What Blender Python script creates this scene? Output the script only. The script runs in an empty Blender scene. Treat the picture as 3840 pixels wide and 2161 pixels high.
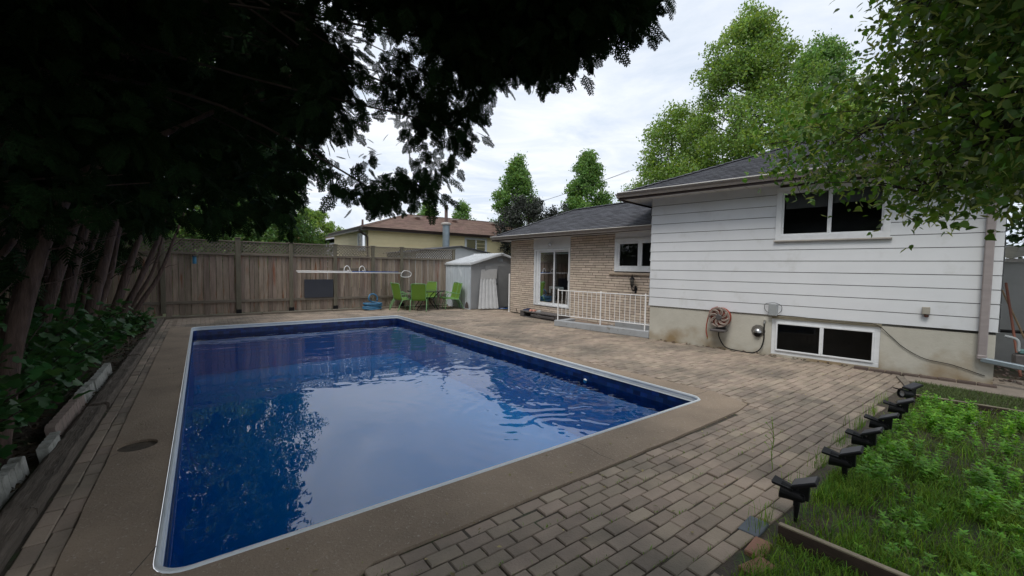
import bpy, math, random
import numpy as np
from mathutils import Vector, Matrix
random.seed(7)
rng = np.random.default_rng(11)
scene = bpy.context.scene
R_ = math.radians

# ------------------------------------------------------------------ camera
CAM = np.array([0.0, 0.0, 1.7])
FPX, CX, CY = 1568.0, 1920.0, 1080.5          # calibrated on the photograph
def _n(v): return v / np.linalg.norm(v)
dY = _n(np.array([757 - CX, 985 - CY, FPX]))
dX = np.array([4038 - CX, 1035 - CY, FPX]); dX = _n(dX - dX.dot(dY) * dY)
dZ = np.cross(dX, dY)
if dZ[1] > 0: dZ = -dZ
RW = np.array([dX, dY, dZ])                   # camera axes -> world
cam_d = bpy.data.cameras.new("camera")
cam = bpy.data.objects.new("camera", cam_d)
scene.collection.objects.link(cam)
right, up, back = RW @ np.array([1, 0, 0]), RW @ np.array([0, -1, 0]), RW @ np.array([0, 0, -1])
cam.matrix_world = Matrix(((right[0], up[0], back[0], CAM[0]), (right[1], up[1], back[1], CAM[1]),
                           (right[2], up[2], back[2], CAM[2]), (0, 0, 0, 1)))
cam_d.sensor_width = 36; cam_d.lens = FPX / 3840 * 36
cam_d.clip_start = 0.05; cam_d.clip_end = 800
scene.camera = cam
def ray(px, py):
    return RW @ np.array([px - CX, py - CY, FPX])
def at(px, py, dist):                         # world point seen in that direction, dist metres away
    return CAM + _n(ray(px, py)) * dist

# ------------------------------------------------------------------ world, sun, exposure
SUN_EL, SUN_AZ = R_(58), R_(246)
w = bpy.data.worlds.new("World"); scene.world = w; w.use_nodes = True
nt = w.node_tree; nt.nodes.clear()
def N(t, typ, **kw):
    n = t.nodes.new(typ)
    for k, v in kw.items():
        if k in ('operation', 'blend_type', 'data_type', 'noise_dimensions', 'sky_type', 'wave_type', 'feature', 'invert', 'vector_type', 'interpolation_type', 'distance'):
            setattr(n, k, v)
        else:
            n.inputs[k].default_value = v
    return n
out = N(nt, 'ShaderNodeOutputWorld')
bg = N(nt, 'ShaderNodeBackground', Strength=0.1)
sky = nt.nodes.new('ShaderNodeTexSky'); sky.sky_type = 'NISHITA'; sky.sun_disc = False
sky.sun_elevation = SUN_EL; sky.sun_rotation = SUN_AZ
sky.dust_density = 2.0
tc = N(nt, 'ShaderNodeTexCoord')
sep = N(nt, 'ShaderNodeSeparateXYZ')
zc = N(nt, 'ShaderNodeMath', operation='MAXIMUM'); zc.inputs[1].default_value = 0.12
dv = N(nt, 'ShaderNodeVectorMath', operation='DIVIDE')
comb = N(nt, 'ShaderNodeCombineXYZ')
L = nt.links.new
L(tc.outputs['Generated'], sep.inputs[0]); L(sep.outputs['Z'], zc.inputs[0])
for k in range(3): L(zc.outputs[0], comb.inputs[k])
L(tc.outputs['Generated'], dv.inputs[0]); L(comb.outputs[0], dv.inputs[1])
n1 = N(nt, 'ShaderNodeTexNoise', Scale=1.25, Detail=7.0, Roughness=0.6, Distortion=0.5)
n2 = N(nt, 'ShaderNodeTexNoise', Scale=0.55, Detail=5.0, Roughness=0.55)
L(dv.outputs[0], n1.inputs['Vector']); L(dv.outputs[0], n2.inputs['Vector'])
cr = nt.nodes.new('ShaderNodeValToRGB')
cr.color_ramp.elements[0].position = 0.36; cr.color_ramp.elements[0].color = (5.5, 6.15, 7.1, 1)
cr.color_ramp.elements[1].position = 0.62; cr.color_ramp.elements[1].color = (7.5, 7.8, 8.3, 1)
L(n1.outputs['Fac'], cr.inputs[0])
cf = nt.nodes.new('ShaderNodeValToRGB')
cf.color_ramp.elements[0].position = 0.3; cf.color_ramp.elements[0].color = (0.84, 0.84, 0.84, 1)
cf.color_ramp.elements[1].position = 0.6; cf.color_ramp.elements[1].color = (0.97, 0.97, 0.97, 1)
L(n2.outputs['Fac'], cf.inputs[0])
mx = N(nt, 'ShaderNodeMix', data_type='RGBA')
L(cf.outputs[0], mx.inputs[0]); L(sky.outputs[0], mx.inputs[6]); L(cr.outputs[0], mx.inputs[7])
L(mx.outputs[2], bg.inputs[0]); L(bg.outputs[0], out.inputs[0])

sl = bpy.data.lights.new("sun", 'SUN'); sl.energy = 1.5; sl.angle = R_(22); sl.color = (1, 0.95, 0.88)
so = bpy.data.objects.new("sun", sl); scene.collection.objects.link(so)
sd = Vector((math.sin(SUN_AZ) * math.cos(SUN_EL), math.cos(SUN_AZ) * math.cos(SUN_EL), math.sin(SUN_EL)))
so.rotation_euler = sd.to_track_quat('Z', 'Y').to_euler()
scene.view_settings.view_transform = 'Standard'
scene.view_settings.look = 'None'
scene.view_settings.exposure = 0.48
scene.view_settings.gamma = 1.0
scene.cycles.use_denoising = True
scene.cycles.max_bounces = 7
scene.cycles.transparent_max_bounces = 12

# ------------------------------------------------------------------ materials
MATS = {}
def M(name, c1, c2=None, rough=0.75, scale=6.0, stretch=(1, 1, 1), island=0.0, bump=0.0, bscale=40.0,
      metallic=0.0, spec=0.5, c3=None, s3=1.2, t3=(0.5, 0.62), detail=6.0, translucent=0.0, coat=0.0, contrast=0.2):
    if name in MATS: return MATS[name]
    m = bpy.data.materials.new(name); m.use_nodes = True; t = m.node_tree; t.nodes.clear()
    o = N(t, 'ShaderNodeOutputMaterial'); p = N(t, 'ShaderNodeBsdfPrincipled')
    p.inputs['Roughness'].default_value = rough; p.inputs['Metallic'].default_value = metallic
    p.inputs['Specular IOR Level'].default_value = spec; p.inputs['Coat Weight'].default_value = coat
    c2 = c2 or tuple(c * 0.75 for c in c1)
    tcn = N(t, 'ShaderNodeTexCoord'); mp = N(t, 'ShaderNodeMapping', Scale=stretch)
    t.links.new(tcn.outputs['Object'], mp.inputs[0])
    nz = N(t, 'ShaderNodeTexNoise', Scale=scale, Detail=detail, Roughness=0.62)
    t.links.new(mp.outputs[0], nz.inputs['Vector'])
    rp = t.nodes.new('ShaderNodeValToRGB')
    rp.color_ramp.elements[0].position = 0.5 - contrast; rp.color_ramp.elements[1].position = 0.5 + contrast
    rp.color_ramp.elements[0].color = (*c1, 1); rp.color_ramp.elements[1].color = (*c2, 1)
    t.links.new(nz.outputs['Fac'], rp.inputs[0]); col = rp.outputs[0]
    if c3:
        n3 = N(t, 'ShaderNodeTexNoise', Scale=s3, Detail=5.0, Roughness=0.6)
        t.links.new(mp.outputs[0], n3.inputs['Vector'])
        r3 = t.nodes.new('ShaderNodeValToRGB'); r3.color_ramp.elements[0].position = t3[0]; r3.color_ramp.elements[1].position = t3[1]
        t.links.new(n3.outputs['Fac'], r3.inputs[0])
        m3 = N(t, 'ShaderNodeMix', data_type='RGBA'); m3.inputs[7].default_value = (*c3, 1)
        t.links.new(r3.outputs[0], m3.inputs[0]); t.links.new(col, m3.inputs[6]); col = m3.outputs[2]
    if island:
        g = t.nodes.new('ShaderNodeNewGeometry')
        mr = N(t, 'ShaderNodeMapRange'); mr.inputs[3].default_value = 1 - island; mr.inputs[4].default_value = 1 + island
        t.links.new(g.outputs['Random Per Island'], mr.inputs[0])
        hs = N(t, 'ShaderNodeHueSaturation'); t.links.new(mr.outputs[0], hs.inputs['Value']); t.links.new(col, hs.inputs['Color'])
        # hue jitter from the same random number, folded
        mh = N(t, 'ShaderNodeMath', operation='MULTIPLY'); mh.inputs[1].default_value = 7.31
        fr = N(t, 'ShaderNodeMath', operation='FRACT'); mh2 = N(t, 'ShaderNodeMapRange'); mh2.inputs[3].default_value = 0.5 - island * 0.05; mh2.inputs[4].default_value = 0.5 + island * 0.05
        t.links.new(g.outputs['Random Per Island'], mh.inputs[0]); t.links.new(mh.outputs[0], fr.inputs[0]); t.links.new(fr.outputs[0], mh2.inputs[0]); t.links.new(mh2.outputs[0], hs.inputs['Hue'])
        col = hs.outputs[0]
    t.links.new(col, p.inputs['Base Color'])
    if bump:
        nb = N(t, 'ShaderNodeTexNoise', Scale=bscale, Detail=6.0, Roughness=0.65)
        t.links.new(mp.outputs[0], nb.inputs['Vector'])
        b = N(t, 'ShaderNodeBump', Strength=1.0, Distance=bump)
        t.links.new(nb.outputs['Fac'], b.inputs['Height']); t.links.new(b.outputs[0], p.inputs['Normal'])
    sh = p.outputs[0]
    if translucent:
        tr = N(t, 'ShaderNodeBsdfTranslucent'); hs2 = N(t, 'ShaderNodeHueSaturation', Value=1.6, Saturation=1.1); hs2.inputs['Hue'].default_value = 0.48
        t.links.new(col, hs2.inputs['Color']); t.links.new(hs2.outputs[0], tr.inputs[0])
        ms = N(t, 'ShaderNodeMixShader'); ms.inputs[0].default_value = translucent
        t.links.new(sh, ms.inputs[1]); t.links.new(tr.outputs[0], ms.inputs[2]); sh = ms.outputs[0]
    t.links.new(sh, o.inputs[0])
    MATS[name] = m
    return m

soil = M('soil', (0.035, 0.026, 0.018), (0.075, 0.055, 0.035), scale=9, bump=0.02, bscale=25, c3=(0.03, 0.05, 0.015), s3=3)
lawn_soil = M('lawn_soil', (0.03, 0.045, 0.015), (0.05, 0.05, 0.025), scale=9, bump=0.02)
joint = M('joint_sand', (0.085, 0.065, 0.045), (0.035, 0.028, 0.02), scale=14, bump=0.01, c3=(0.035, 0.055, 0.015), s3=3.2, t3=(0.56, 0.66))
paver = M('paver', (0.345, 0.275, 0.212), (0.26, 0.21, 0.165), rough=0.88, scale=2.2, island=0.17, bump=0.006, bscale=60, c3=(0.145, 0.125, 0.10), s3=0.55, t3=(0.45, 0.68))
concrete = M('deck_concrete', (0.33, 0.255, 0.185), (0.22, 0.17, 0.125), rough=0.92, scale=1.3, bump=0.012, bscale=55, c3=(0.42, 0.37, 0.31), s3=55, t3=(0.60, 0.70), contrast=0.2)
conc_grey = M('painted_concrete', (0.36, 0.38, 0.40), (0.29, 0.30, 0.31), rough=0.85, scale=4, bump=0.003, c3=(0.18, 0.16, 0.13), s3=5, t3=(0.6, 0.75))
foundation = None
white_alu = M('white_siding', (0.66, 0.68, 0.705), (0.61, 0.63, 0.655), rough=0.55, scale=1.3, bump=0.0015, bscale=3, c3=(0.50, 0.51, 0.50), s3=2.3, t3=(0.58, 0.85))
white_trim = M('white_vinyl', (0.72, 0.74, 0.76), (0.62, 0.64, 0.66), rough=0.4, scale=7, bump=0.0004)
old_trim = M('weathered_trim', (0.50, 0.47, 0.43), (0.36, 0.34, 0.32), rough=0.7, scale=6, bump=0.002)
soffit_m = M('soffit_white', (0.66, 0.66, 0.64), (0.58, 0.58, 0.56), rough=0.6, scale=5)
gutter_lip = M('gutter_lip_enamel', (0.66, 0.64, 0.60), (0.5, 0.48, 0.44), rough=0.45, scale=9)
gutter_m = M('gutter_enamel', (0.24, 0.215, 0.195), (0.15, 0.13, 0.115), rough=0.45, scale=9, stretch=(1, 1, 6), bump=0.001)
brown_metal = M('brown_enamel', (0.055, 0.032, 0.026), (0.035, 0.022, 0.02), rough=0.4, scale=6)
dark_shingle = M('charcoal_shingle', (0.045, 0.047, 0.056), (0.085, 0.087, 0.10), rough=0.95, scale=30, island=0.3, bump=0.006, bscale=120)
brown_shingle = M('brown_shingle', (0.145, 0.088, 0.068), (0.225, 0.15, 0.12), rough=0.95, scale=22, island=0.22, bump=0.006, bscale=90)
brick_m = M('buff_brick', (0.56, 0.47, 0.385), (0.48, 0.40, 0.325), rough=0.9, scale=5, island=0.13, bump=0.004, bscale=70)
mortar_m = M('dark_mortar', (0.06, 0.05, 0.045), (0.045, 0.038, 0.034), rough=0.95, scale=20, bump=0.004)
yellow_siding = M('yellow_siding', (0.82, 0.70, 0.42), (0.75, 0.64, 0.38), rough=0.6, scale=2, bump=0.001)
plaster_white = M('white_panel', (0.62, 0.63, 0.64), (0.54, 0.55, 0.56), rough=0.6, scale=3)
fence_wood = M('weathered_fence_wood', (0.38, 0.305, 0.245), (0.19, 0.145, 0.11), rough=0.9, scale=2.6, stretch=(7, 7, 0.7), island=0.28, bump=0.006, bscale=10,
               c3=(0.24, 0.10, 0.045), s3=1.5, t3=(0.57, 0.70), contrast=0.24)
rail_wood = M('grey_rail_wood', (0.22, 0.19, 0.15), (0.13, 0.11, 0.085), rough=0.9, scale=3, stretch=(1.2, 7, 7), island=0.12, bump=0.004, bscale=12)
post_wood = M('greenish_post_wood', (0.18, 0.165, 0.12), (0.105, 0.095, 0.07), rough=0.9, scale=4, stretch=(7, 7, 0.8), island=0.12, bump=0.004, bscale=12)
tie_wood = M('old_timber', (0.085, 0.068, 0.052), (0.17, 0.14, 0.115), rough=0.95, scale=5, stretch=(9, 0.8, 9), bump=0.02, bscale=6, c3=(0.24, 0.20, 0.17), s3=3, t3=(0.6, 0.7))
bark = M('cedar_bark', (0.05, 0.032, 0.027), (0.165, 0.112, 0.092), rough=0.95, scale=5, stretch=(6, 6, 0.8), bump=0.02, bscale=6)
bark_dark = M('dark_bark', (0.035, 0.026, 0.02), (0.06, 0.045, 0.035), rough=0.95, scale=8, bump=0.01)
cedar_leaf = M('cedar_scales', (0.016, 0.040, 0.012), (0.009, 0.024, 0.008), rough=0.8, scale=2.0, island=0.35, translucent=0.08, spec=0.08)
linden_leaf = M('linden_leaf', (0.055, 0.135, 0.022), (0.095, 0.18, 0.03), rough=0.5, scale=1.2, island=0.45, translucent=0.42)
linden_bract = M('linden_bract', (0.26, 0.31, 0.09), (0.20, 0.27, 0.07), rough=0.5, scale=4, island=0.25, translucent=0.4)
far_leaf = M('maple_crown_leaf', (0.19, 0.30, 0.06), (0.11, 0.20, 0.04), rough=0.5, scale=0.7, island=0.45, translucent=0.4)
far_leaf2 = M('conifer_crown_leaf', (0.145, 0.27, 0.06), (0.085, 0.18, 0.042), rough=0.6, scale=0.7, island=0.4, translucent=0.35)
shaded_garden_leaf = M('shaded_garden_tree_leaf', (0.10, 0.19, 0.04), (0.05, 0.115, 0.028), rough=0.6, scale=0.7, island=0.5, translucent=0.35)  # darker leaf colour stands in for the shade on these trees
purple_leaf = M('dark_purple_leaf', (0.022, 0.026, 0.022), (0.035, 0.045, 0.03), rough=0.6, scale=0.9, island=0.35, translucent=0.15)
bush_leaf = M('undergrowth_leaf', (0.042, 0.13, 0.03), (0.026, 0.08, 0.024), rough=0.5, scale=2, island=0.4, translucent=0.3)
grass_m = M('grass_blade', (0.10, 0.23, 0.025), (0.15, 0.25, 0.035), rough=0.65, scale=2, island=0.5, translucent=0.3, spec=0.2)
mint_m = M('weed_leaf', (0.19, 0.42, 0.035), (0.12, 0.30, 0.026), rough=0.5, scale=3, island=0.35, translucent=0.25)
dry_m = M('dry_leaf', (0.20, 0.15, 0.07), (0.30, 0.27, 0.11), rough=0.7, scale=8, island=0.4)
black_plastic = M('black_plastic', (0.005, 0.005, 0.006), (0.008, 0.008, 0.009), rough=0.5, spec=0.25, scale=12)
solar_m = M('solar_cell', (0.02, 0.022, 0.03), (0.035, 0.037, 0.048), rough=0.4, scale=12, coat=0.15)
lens_m = M('lamp_lens', (0.55, 0.57, 0.6), (0.4, 0.42, 0.45), rough=0.15, scale=60)
green_sling = M('green_sling', (0.135, 0.25, 0.03), (0.11, 0.21, 0.025), rough=0.8, scale=30, translucent=0.15)
green_frame = M('green_frame', (0.17, 0.36, 0.15), (0.14, 0.30, 0.12), rough=0.4, scale=10)
table_glass = M('dark_table_glass', (0.05, 0.075, 0.06), (0.04, 0.06, 0.05), rough=0.12, scale=10)
shed_steel = M('galvanised_sheet', (0.50, 0.55, 0.60), (0.40, 0.44, 0.48), rough=0.5, scale=3.5, stretch=(1, 1, 0.5), bump=0.003, bscale=8, c3=(0.60, 0.64, 0.68), s3=2.5)
shed_door = M('grey_sheet', (0.33, 0.34, 0.35), (0.29, 0.30, 0.31), rough=0.5, scale=3)
blackboard = M('slate_board', (0.028, 0.032, 0.045), (0.035, 0.04, 0.055), rough=0.6, scale=3)
blue_plastic = M('blue_hose_plastic', (0.03, 0.13, 0.26), (0.05, 0.19, 0.34), rough=0.4, scale=6)
blue_pole = M('blue_pole_paint', (0.015, 0.09, 0.33), (0.02, 0.11, 0.36), rough=0.35, scale=10)
white_pole = M('white_pole_paint', (0.86, 0.86, 0.86), (0.78, 0.78, 0.78), rough=0.35, scale=10)
red_hose = M('red_hose_rubber', (0.33, 0.06, 0.03), (0.24, 0.04, 0.022), rough=0.45, scale=10)
taupe = M('taupe_plastic', (0.27, 0.21, 0.18), (0.21, 0.17, 0.145), rough=0.5, scale=12)
dark_taupe = M('dark_taupe_plastic', (0.07, 0.065, 0.065), (0.10, 0.09, 0.09), rough=0.5, scale=12)
steel = M('brushed_steel', (0.5, 0.5, 0.5), (0.4, 0.4, 0.4), rough=0.3, scale=30, metallic=0.9)
grey_box = M('grey_box_plastic', (0.30, 0.32, 0.33), (0.26, 0.28, 0.29), rough=0.5, scale=10)
brick_red = M('salmon_brick', (0.33, 0.17, 0.12), (0.26, 0.14, 0.10), rough=0.9, scale=12, bump=0.004)
edge_conc = M('pale_edging_concrete', (0.42, 0.42, 0.39), (0.28, 0.28, 0.25), rough=0.9, scale=7, bump=0.005, c3=(0.10, 0.10, 0.08), s3=5, t3=(0.5, 0.7))
dark_room_and_gap = M('dark_room_and_gap', (0.11, 0.105, 0.10), (0.07, 0.066, 0.06), rough=0.9, scale=2)
blind_m = M('blind_fabric', (0.30, 0.29, 0.27), (0.27, 0.26, 0.24), rough=0.8, scale=8)
curtain_m = M('curtain_fabric', (0.55, 0.60, 0.58), (0.42, 0.48, 0.46), rough=0.8, scale=6, stretch=(9, 9, 0.3))
coping_m = M('coping_vinyl', (0.62, 0.66, 0.68), (0.52, 0.57, 0.60), rough=0.4, scale=5, bump=0.0005)
liner_deep = M('deep_liner', (0.02, 0.46, 0.82), (0.018, 0.43, 0.78), rough=0.6, scale=0.8)
navy = M('navy_canvas', (0.015, 0.02, 0.05), (0.02, 0.025, 0.06), rough=0.8)
coral = M('coral_canvas', (0.50, 0.16, 0.11), (0.55, 0.35, 0.28), rough=0.8, scale=30)
grey_shoe = M('grey_mesh', (0.22, 0.23, 0.23), (0.4, 0.4, 0.4), rough=0.8, scale=30)
pink_leaf = M('clover_flower', (0.42, 0.33, 0.40), (0.36, 0.28, 0.34), rough=0.7)
chimney_brick = M('orange_brick', (0.40, 0.20, 0.12), (0.34, 0.17, 0.10), rough=0.9, scale=12, bump=0.01)
galv_pipe = M('galvanised_pipe', (0.30, 0.36, 0.40), (0.24, 0.29, 0.33), rough=0.35, scale=6, metallic=0.5)
rust_pipe = M('rusty_pipe', (0.16, 0.10, 0.09), (0.11, 0.075, 0.07), rough=0.6, scale=9)

def foundation_mat():
    m = M('stained_foundation', (0.50, 0.485, 0.425), (0.42, 0.405, 0.35), rough=0.9, scale=2.2, bump=0.006, bscale=14)
    t = m.node_tree
    p = [n for n in t.nodes if n.type == 'BSDF_PRINCIPLED'][0]
    src = p.inputs['Base Color'].links[0].from_socket
    g = N(t, 'ShaderNodeNewGeometry'); s = N(t, 'ShaderNodeSeparateXYZ'); t.links.new(g.outputs['Position'], s.inputs[0])
    nz = N(t, 'ShaderNodeTexNoise', Scale=1.7, Detail=6.0); t.links.new(g.outputs['Position'], nz.inputs['Vector'])
    a = N(t, 'ShaderNodeMath', operation='MULTIPLY_ADD'); a.inputs[1].default_value = 1.5; a.inputs[2].default_value = -0.57
    t.links.new(nz.outputs['Fac'], a.inputs[0])
    b = N(t, 'ShaderNodeMath', operation='SUBTRACT'); t.links.new(a.outputs[0], b.inputs[0]); t.links.new(s.outputs['Z'], b.inputs[1])
    mr = N(t, 'ShaderNodeMapRange'); mr.inputs[1].default_value = -0.12; mr.inputs[2].default_value = 0.32
    t.links.new(b.outputs[0], mr.inputs[0])
    mixn = N(t, 'ShaderNodeMix', data_type='RGBA'); mixn.inputs[7].default_value = (0.26, 0.19, 0.105, 1)
    t.links.new(mr.outputs[0], mixn.inputs[0]); t.links.new(src, mixn.inputs[6]); t.links.new(mixn.outputs[2], p.inputs['Base Color'])
    return m
foundation = foundation_mat()

def glass_mat(name, tint=(0.55, 0.58, 0.6), ior=1.5, rough=0.0):
    m = bpy.data.materials.new(name); m.use_nodes = True; t = m.node_tree; t.nodes.clear()
    o = N(t, 'ShaderNodeOutputMaterial'); f = N(t, 'ShaderNodeFresnel', IOR=ior)
    tr = N(t, 'ShaderNodeBsdfTransparent'); tr.inputs[0].default_value = (*tint, 1)
    g = N(t, 'ShaderNodeBsdfGlossy', Roughness=rough)
    nz = N(t, 'ShaderNodeTexNoise', Scale=3.0); tcn = N(t, 'ShaderNodeTexCoord'); t.links.new(tcn.outputs['Object'], nz.inputs['Vector'])
    b = N(t, 'ShaderNodeBump', Strength=0.3, Distance=0.002); t.links.new(nz.outputs['Fac'], b.inputs['Height'])
    t.links.new(b.outputs[0], g.inputs['Normal'])
    ms = N(t, 'ShaderNodeMixShader')
    t.links.new(f.outputs[0], ms.inputs[0]); t.links.new(tr.outputs[0], ms.inputs[1]); t.links.new(g.outputs[0], ms.inputs[2]); t.links.new(ms.outputs[0], o.inputs[0])
    return m
pane_m = glass_mat('window_glass', ior=1.32)
water_m = glass_mat('pool_water', tint=(0.28, 0.81, 0.98), ior=2.0)

def liner_tile_mat():
    m = bpy.data.materials.new('liner_tile_print'); m.use_nodes = True; t = m.node_tree; t.nodes.clear()
    o = N(t, 'ShaderNodeOutputMaterial'); p = N(t, 'ShaderNodeBsdfPrincipled', Roughness=0.35)
    g = N(t, 'ShaderNodeNewGeometry'); s = N(t, 'ShaderNodeSeparateXYZ'); t.links.new(g.outputs['Position'], s.inputs[0])
    ad = N(t, 'ShaderNodeMath', operation='ADD'); t.links.new(s.outputs['X'], ad.inputs[0]); t.links.new(s.outputs['Y'], ad.inputs[1])
    c = N(t, 'ShaderNodeCombineXYZ'); t.links.new(ad.outputs[0], c.inputs[0]); t.links.new(s.outputs['Z'], c.inputs[1])
    br = N(t, 'ShaderNodeTexBrick', Scale=1.0)
    br.inputs['Brick Width'].default_value = 0.13; br.inputs['Row Height'].default_value = 0.07; br.inputs['Mortar Size'].default_value = 0.004
    br.inputs['Color1'].default_value = (0.004, 0.016, 0.09, 1); br.inputs['Color2'].default_value = (0.012, 0.06, 0.26, 1); br.inputs['Mortar'].default_value = (0.006, 0.03, 0.14, 1)
    t.links.new(c.outputs[0], br.inputs['Vector'])
    nz = N(t, 'ShaderNodeTexNoise', Scale=9.0, Detail=5.0); t.links.new(g.outputs['Position'], nz.inputs['Vector'])
    mxn = N(t, 'ShaderNodeMix', data_type='RGBA', blend_type='MULTIPLY'); mxn.inputs[0].default_value = 0.7
    t.links.new(br.outputs['Color'], mxn.inputs[6]); t.links.new(nz.outputs['Color'], mxn.inputs[7])
    t.links.new(mxn.outputs[2], p.inputs['Base Color']); t.links.new(p.outputs[0], o.inputs[0])
    return m
liner_tile = liner_tile_mat()

# ------------------------------------------------------------------ object helpers
COL = scene.collection
def tag(o, label=None, cat=None, group=None, kind=None):
    if label: o['label'] = label
    if cat: o['category'] = cat
    if group: o['group'] = group
    if kind: o['kind'] = kind
    return o
def empty(name, loc=(0, 0, 0), label=None, cat=None, group=None, rz=0.0):
    o = bpy.data.objects.new(name, None); o.location = loc; o.rotation_euler = (0, 0, rz); o.empty_display_size = 0.1
    COL.objects.link(o)
    return tag(o, label, cat, group)

class MB:
    """mesh builder in world coordinates (or local ones when its parent sits elsewhere and local=True)"""
    def __init__(s): s.v = []; s.f = []
    def add(s, vs, fs):
        b = len(s.v); s.v += [tuple(map(float, v)) for v in vs]; s.f += [tuple(b + i for i in f) for f in fs]
        return s
    def quad(s, a, b, c, d): return s.add([a, b, c, d], [(0, 1, 2, 3)])
    def box(s, x0, x1, y0, y1, z0, z1, bev=0.0):
        return s.obox((x0, y0, z0), (x1 - x0, 0, 0), (0, y1 - y0, 0), (0, 0, z1 - z0), bev)
    def obox(s, o, u, v, w, bev=0.0):
        """box from a corner and three edge vectors, edges chamfered by bev metres"""
        o, u, v, w = (np.array(a, float) for a in (o, u, v, w))
        if np.dot(np.cross(u, v), w) < 0: u, v = v, u
        if bev <= 0:
            c = [o, o + u, o + u + v, o + v, o + w, o + u + w, o + u + v + w, o + v + w]
            return s.add(c, [(0, 3, 2, 1), (4, 5, 6, 7), (0, 1, 5, 4), (1, 2, 6, 5), (2, 3, 7, 6), (3, 0, 4, 7)])
        L_ = [np.linalg.norm(a) for a in (u, v, w)]; e = [a / l for a, l in zip((u, v, w), L_)]
        b = min(bev, 0.3 * min(L_))
        vs = []; idx = {}
        for i in (0, 1):
            for j in (0, 1):
                for k in (0, 1):
                    P = o + u * i + v * j + w * k
                    sg = [(1 - 2 * i) * b, (1 - 2 * j) * b, (1 - 2 * k) * b]
                    for ax in range(3):     # the vertex lying in the face normal to ax
                        q = P.copy()
                        for a2 in range(3):
                            if a2 != ax: q = q + e[a2] * sg[a2]
                        idx[(i, j, k, ax)] = len(vs); vs.append(q)
        F = []
        F.append([idx[(0, 0, 0, 0)], idx[(0, 0, 1, 0)], idx[(0, 1, 1, 0)], idx[(0, 1, 0, 0)]])
        F.append([idx[(1, 0, 0, 0)], idx[(1, 1, 0, 0)], idx[(1, 1, 1, 0)], idx[(1, 0, 1, 0)]])
        F.append([idx[(0, 0, 0, 1)], idx[(1, 0, 0, 1)], idx[(1, 0, 1, 1)], idx[(0, 0, 1, 1)]])
        F.append([idx[(0, 1, 0, 1)], idx[(0, 1, 1, 1)], idx[(1, 1, 1, 1)], idx[(1, 1, 0, 1)]])
        F.append([idx[(0, 0, 0, 2)], idx[(0, 1, 0, 2)], idx[(1, 1, 0, 2)], idx[(1, 0, 0, 2)]])
        F.append([idx[(0, 0, 1, 2)], idx[(1, 0, 1, 2)], idx[(1, 1, 1, 2)], idx[(0, 1, 1, 2)]])
        for j in (0, 1):
            for k in (0, 1): F.append([idx[(0, j, k, 1)], idx[(1, j, k, 1)], idx[(1, j, k, 2)], idx[(0, j, k, 2)]])
        for i in (0, 1):
            for k in (0, 1): F.append([idx[(i, 0, k, 0)], idx[(i, 1, k, 0)], idx[(i, 1, k, 2)], idx[(i, 0, k, 2)]])
        for i in (0, 1):
            for j in (0, 1): F.append([idx[(i, j, 0, 0)], idx[(i, j, 1, 0)], idx[(i, j, 1, 1)], idx[(i, j, 0, 1)]])
        for i in (0, 1):
            for j in (0, 1):
                for k in (0, 1): F.append([idx[(i, j, k, 0)], idx[(i, j, k, 1)], idx[(i, j, k, 2)]])
        return s.add(vs, F)
    def tube(s, pts, r, seg=8, cap=True):
        pts = [np.array(p, float) for p in pts]; n = len(pts)
        rr = r if hasattr(r, '__len__') else [r] * n
        vs = []; fs = []; prev = None
        for i, p in enumerate(pts):
            t = pts[min(i + 1, n - 1)] - pts[max(i - 1, 0)]; t = t / (np.linalg.norm(t) + 1e-9)
            if prev is None:
                a = np.array([0, 0, 1.0]) if abs(t[2]) < 0.9 else np.array([1.0, 0, 0])
                x = np.cross(a, t)
            else: x = prev - t * prev.dot(t)
            x /= np.linalg.norm(x) + 1e-9; y = np.cross(t, x); prev = x
            for k in range(seg):
                an = 2 * math.pi * k / seg
                vs.append(p + (x * math.cos(an) + y * math.sin(an)) * rr[i])
        for i in range(n - 1):
            for k in range(seg):
                fs.append((i * seg + k, i * seg + (k + 1) % seg, (i + 1) * seg + (k + 1) % seg, (i + 1) * seg + k))
        if cap: fs += [tuple(range(seg))[::-1], tuple((n - 1) * seg + k for k in range(seg))]
        return s.add(vs, fs)
    def lathe(s, o, axis, prof, seg=16):
        """prof = [(radius, height)] round an axis"""
        o = np.array(o, float); ax = _n(np.array(axis, float)); a = np.array([0, 0, 1.0]) if abs(ax[2]) < 0.9 else np.array([1.0, 0, 0])
        x = _n(np.cross(a, ax)); y = np.cross(ax, x)
        vs = []; fs = []
        for r, h in prof:
            for k in range(seg):
                an = 2 * math.pi * k / seg; vs.append(o + ax * h + (x * math.cos(an) + y * math.sin(an)) * r)
        for i in range(len(prof) - 1):
            for k in range(seg): fs.append((i * seg + k, i * seg + (k + 1) % seg, (i + 1) * seg + (k + 1) % seg, (i + 1) * seg + k))
        fs += [tuple(range(seg))[::-1], tuple((len(prof) - 1) * seg + k for k in range(seg))]
        return s.add(vs, fs)
    def prism(s, poly, ext):
        """extrude a closed 3-D polygon along ext"""
        n = len(poly); e = np.array(ext, float); P = [np.array(p, float) for p in poly]
        return s.add(P + [p + e for p in P], [tuple(range(n))[::-1], tuple(range(n, 2 * n))] + [(i, (i + 1) % n, n + (i + 1) % n, n + i) for i in range(n)])
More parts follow.
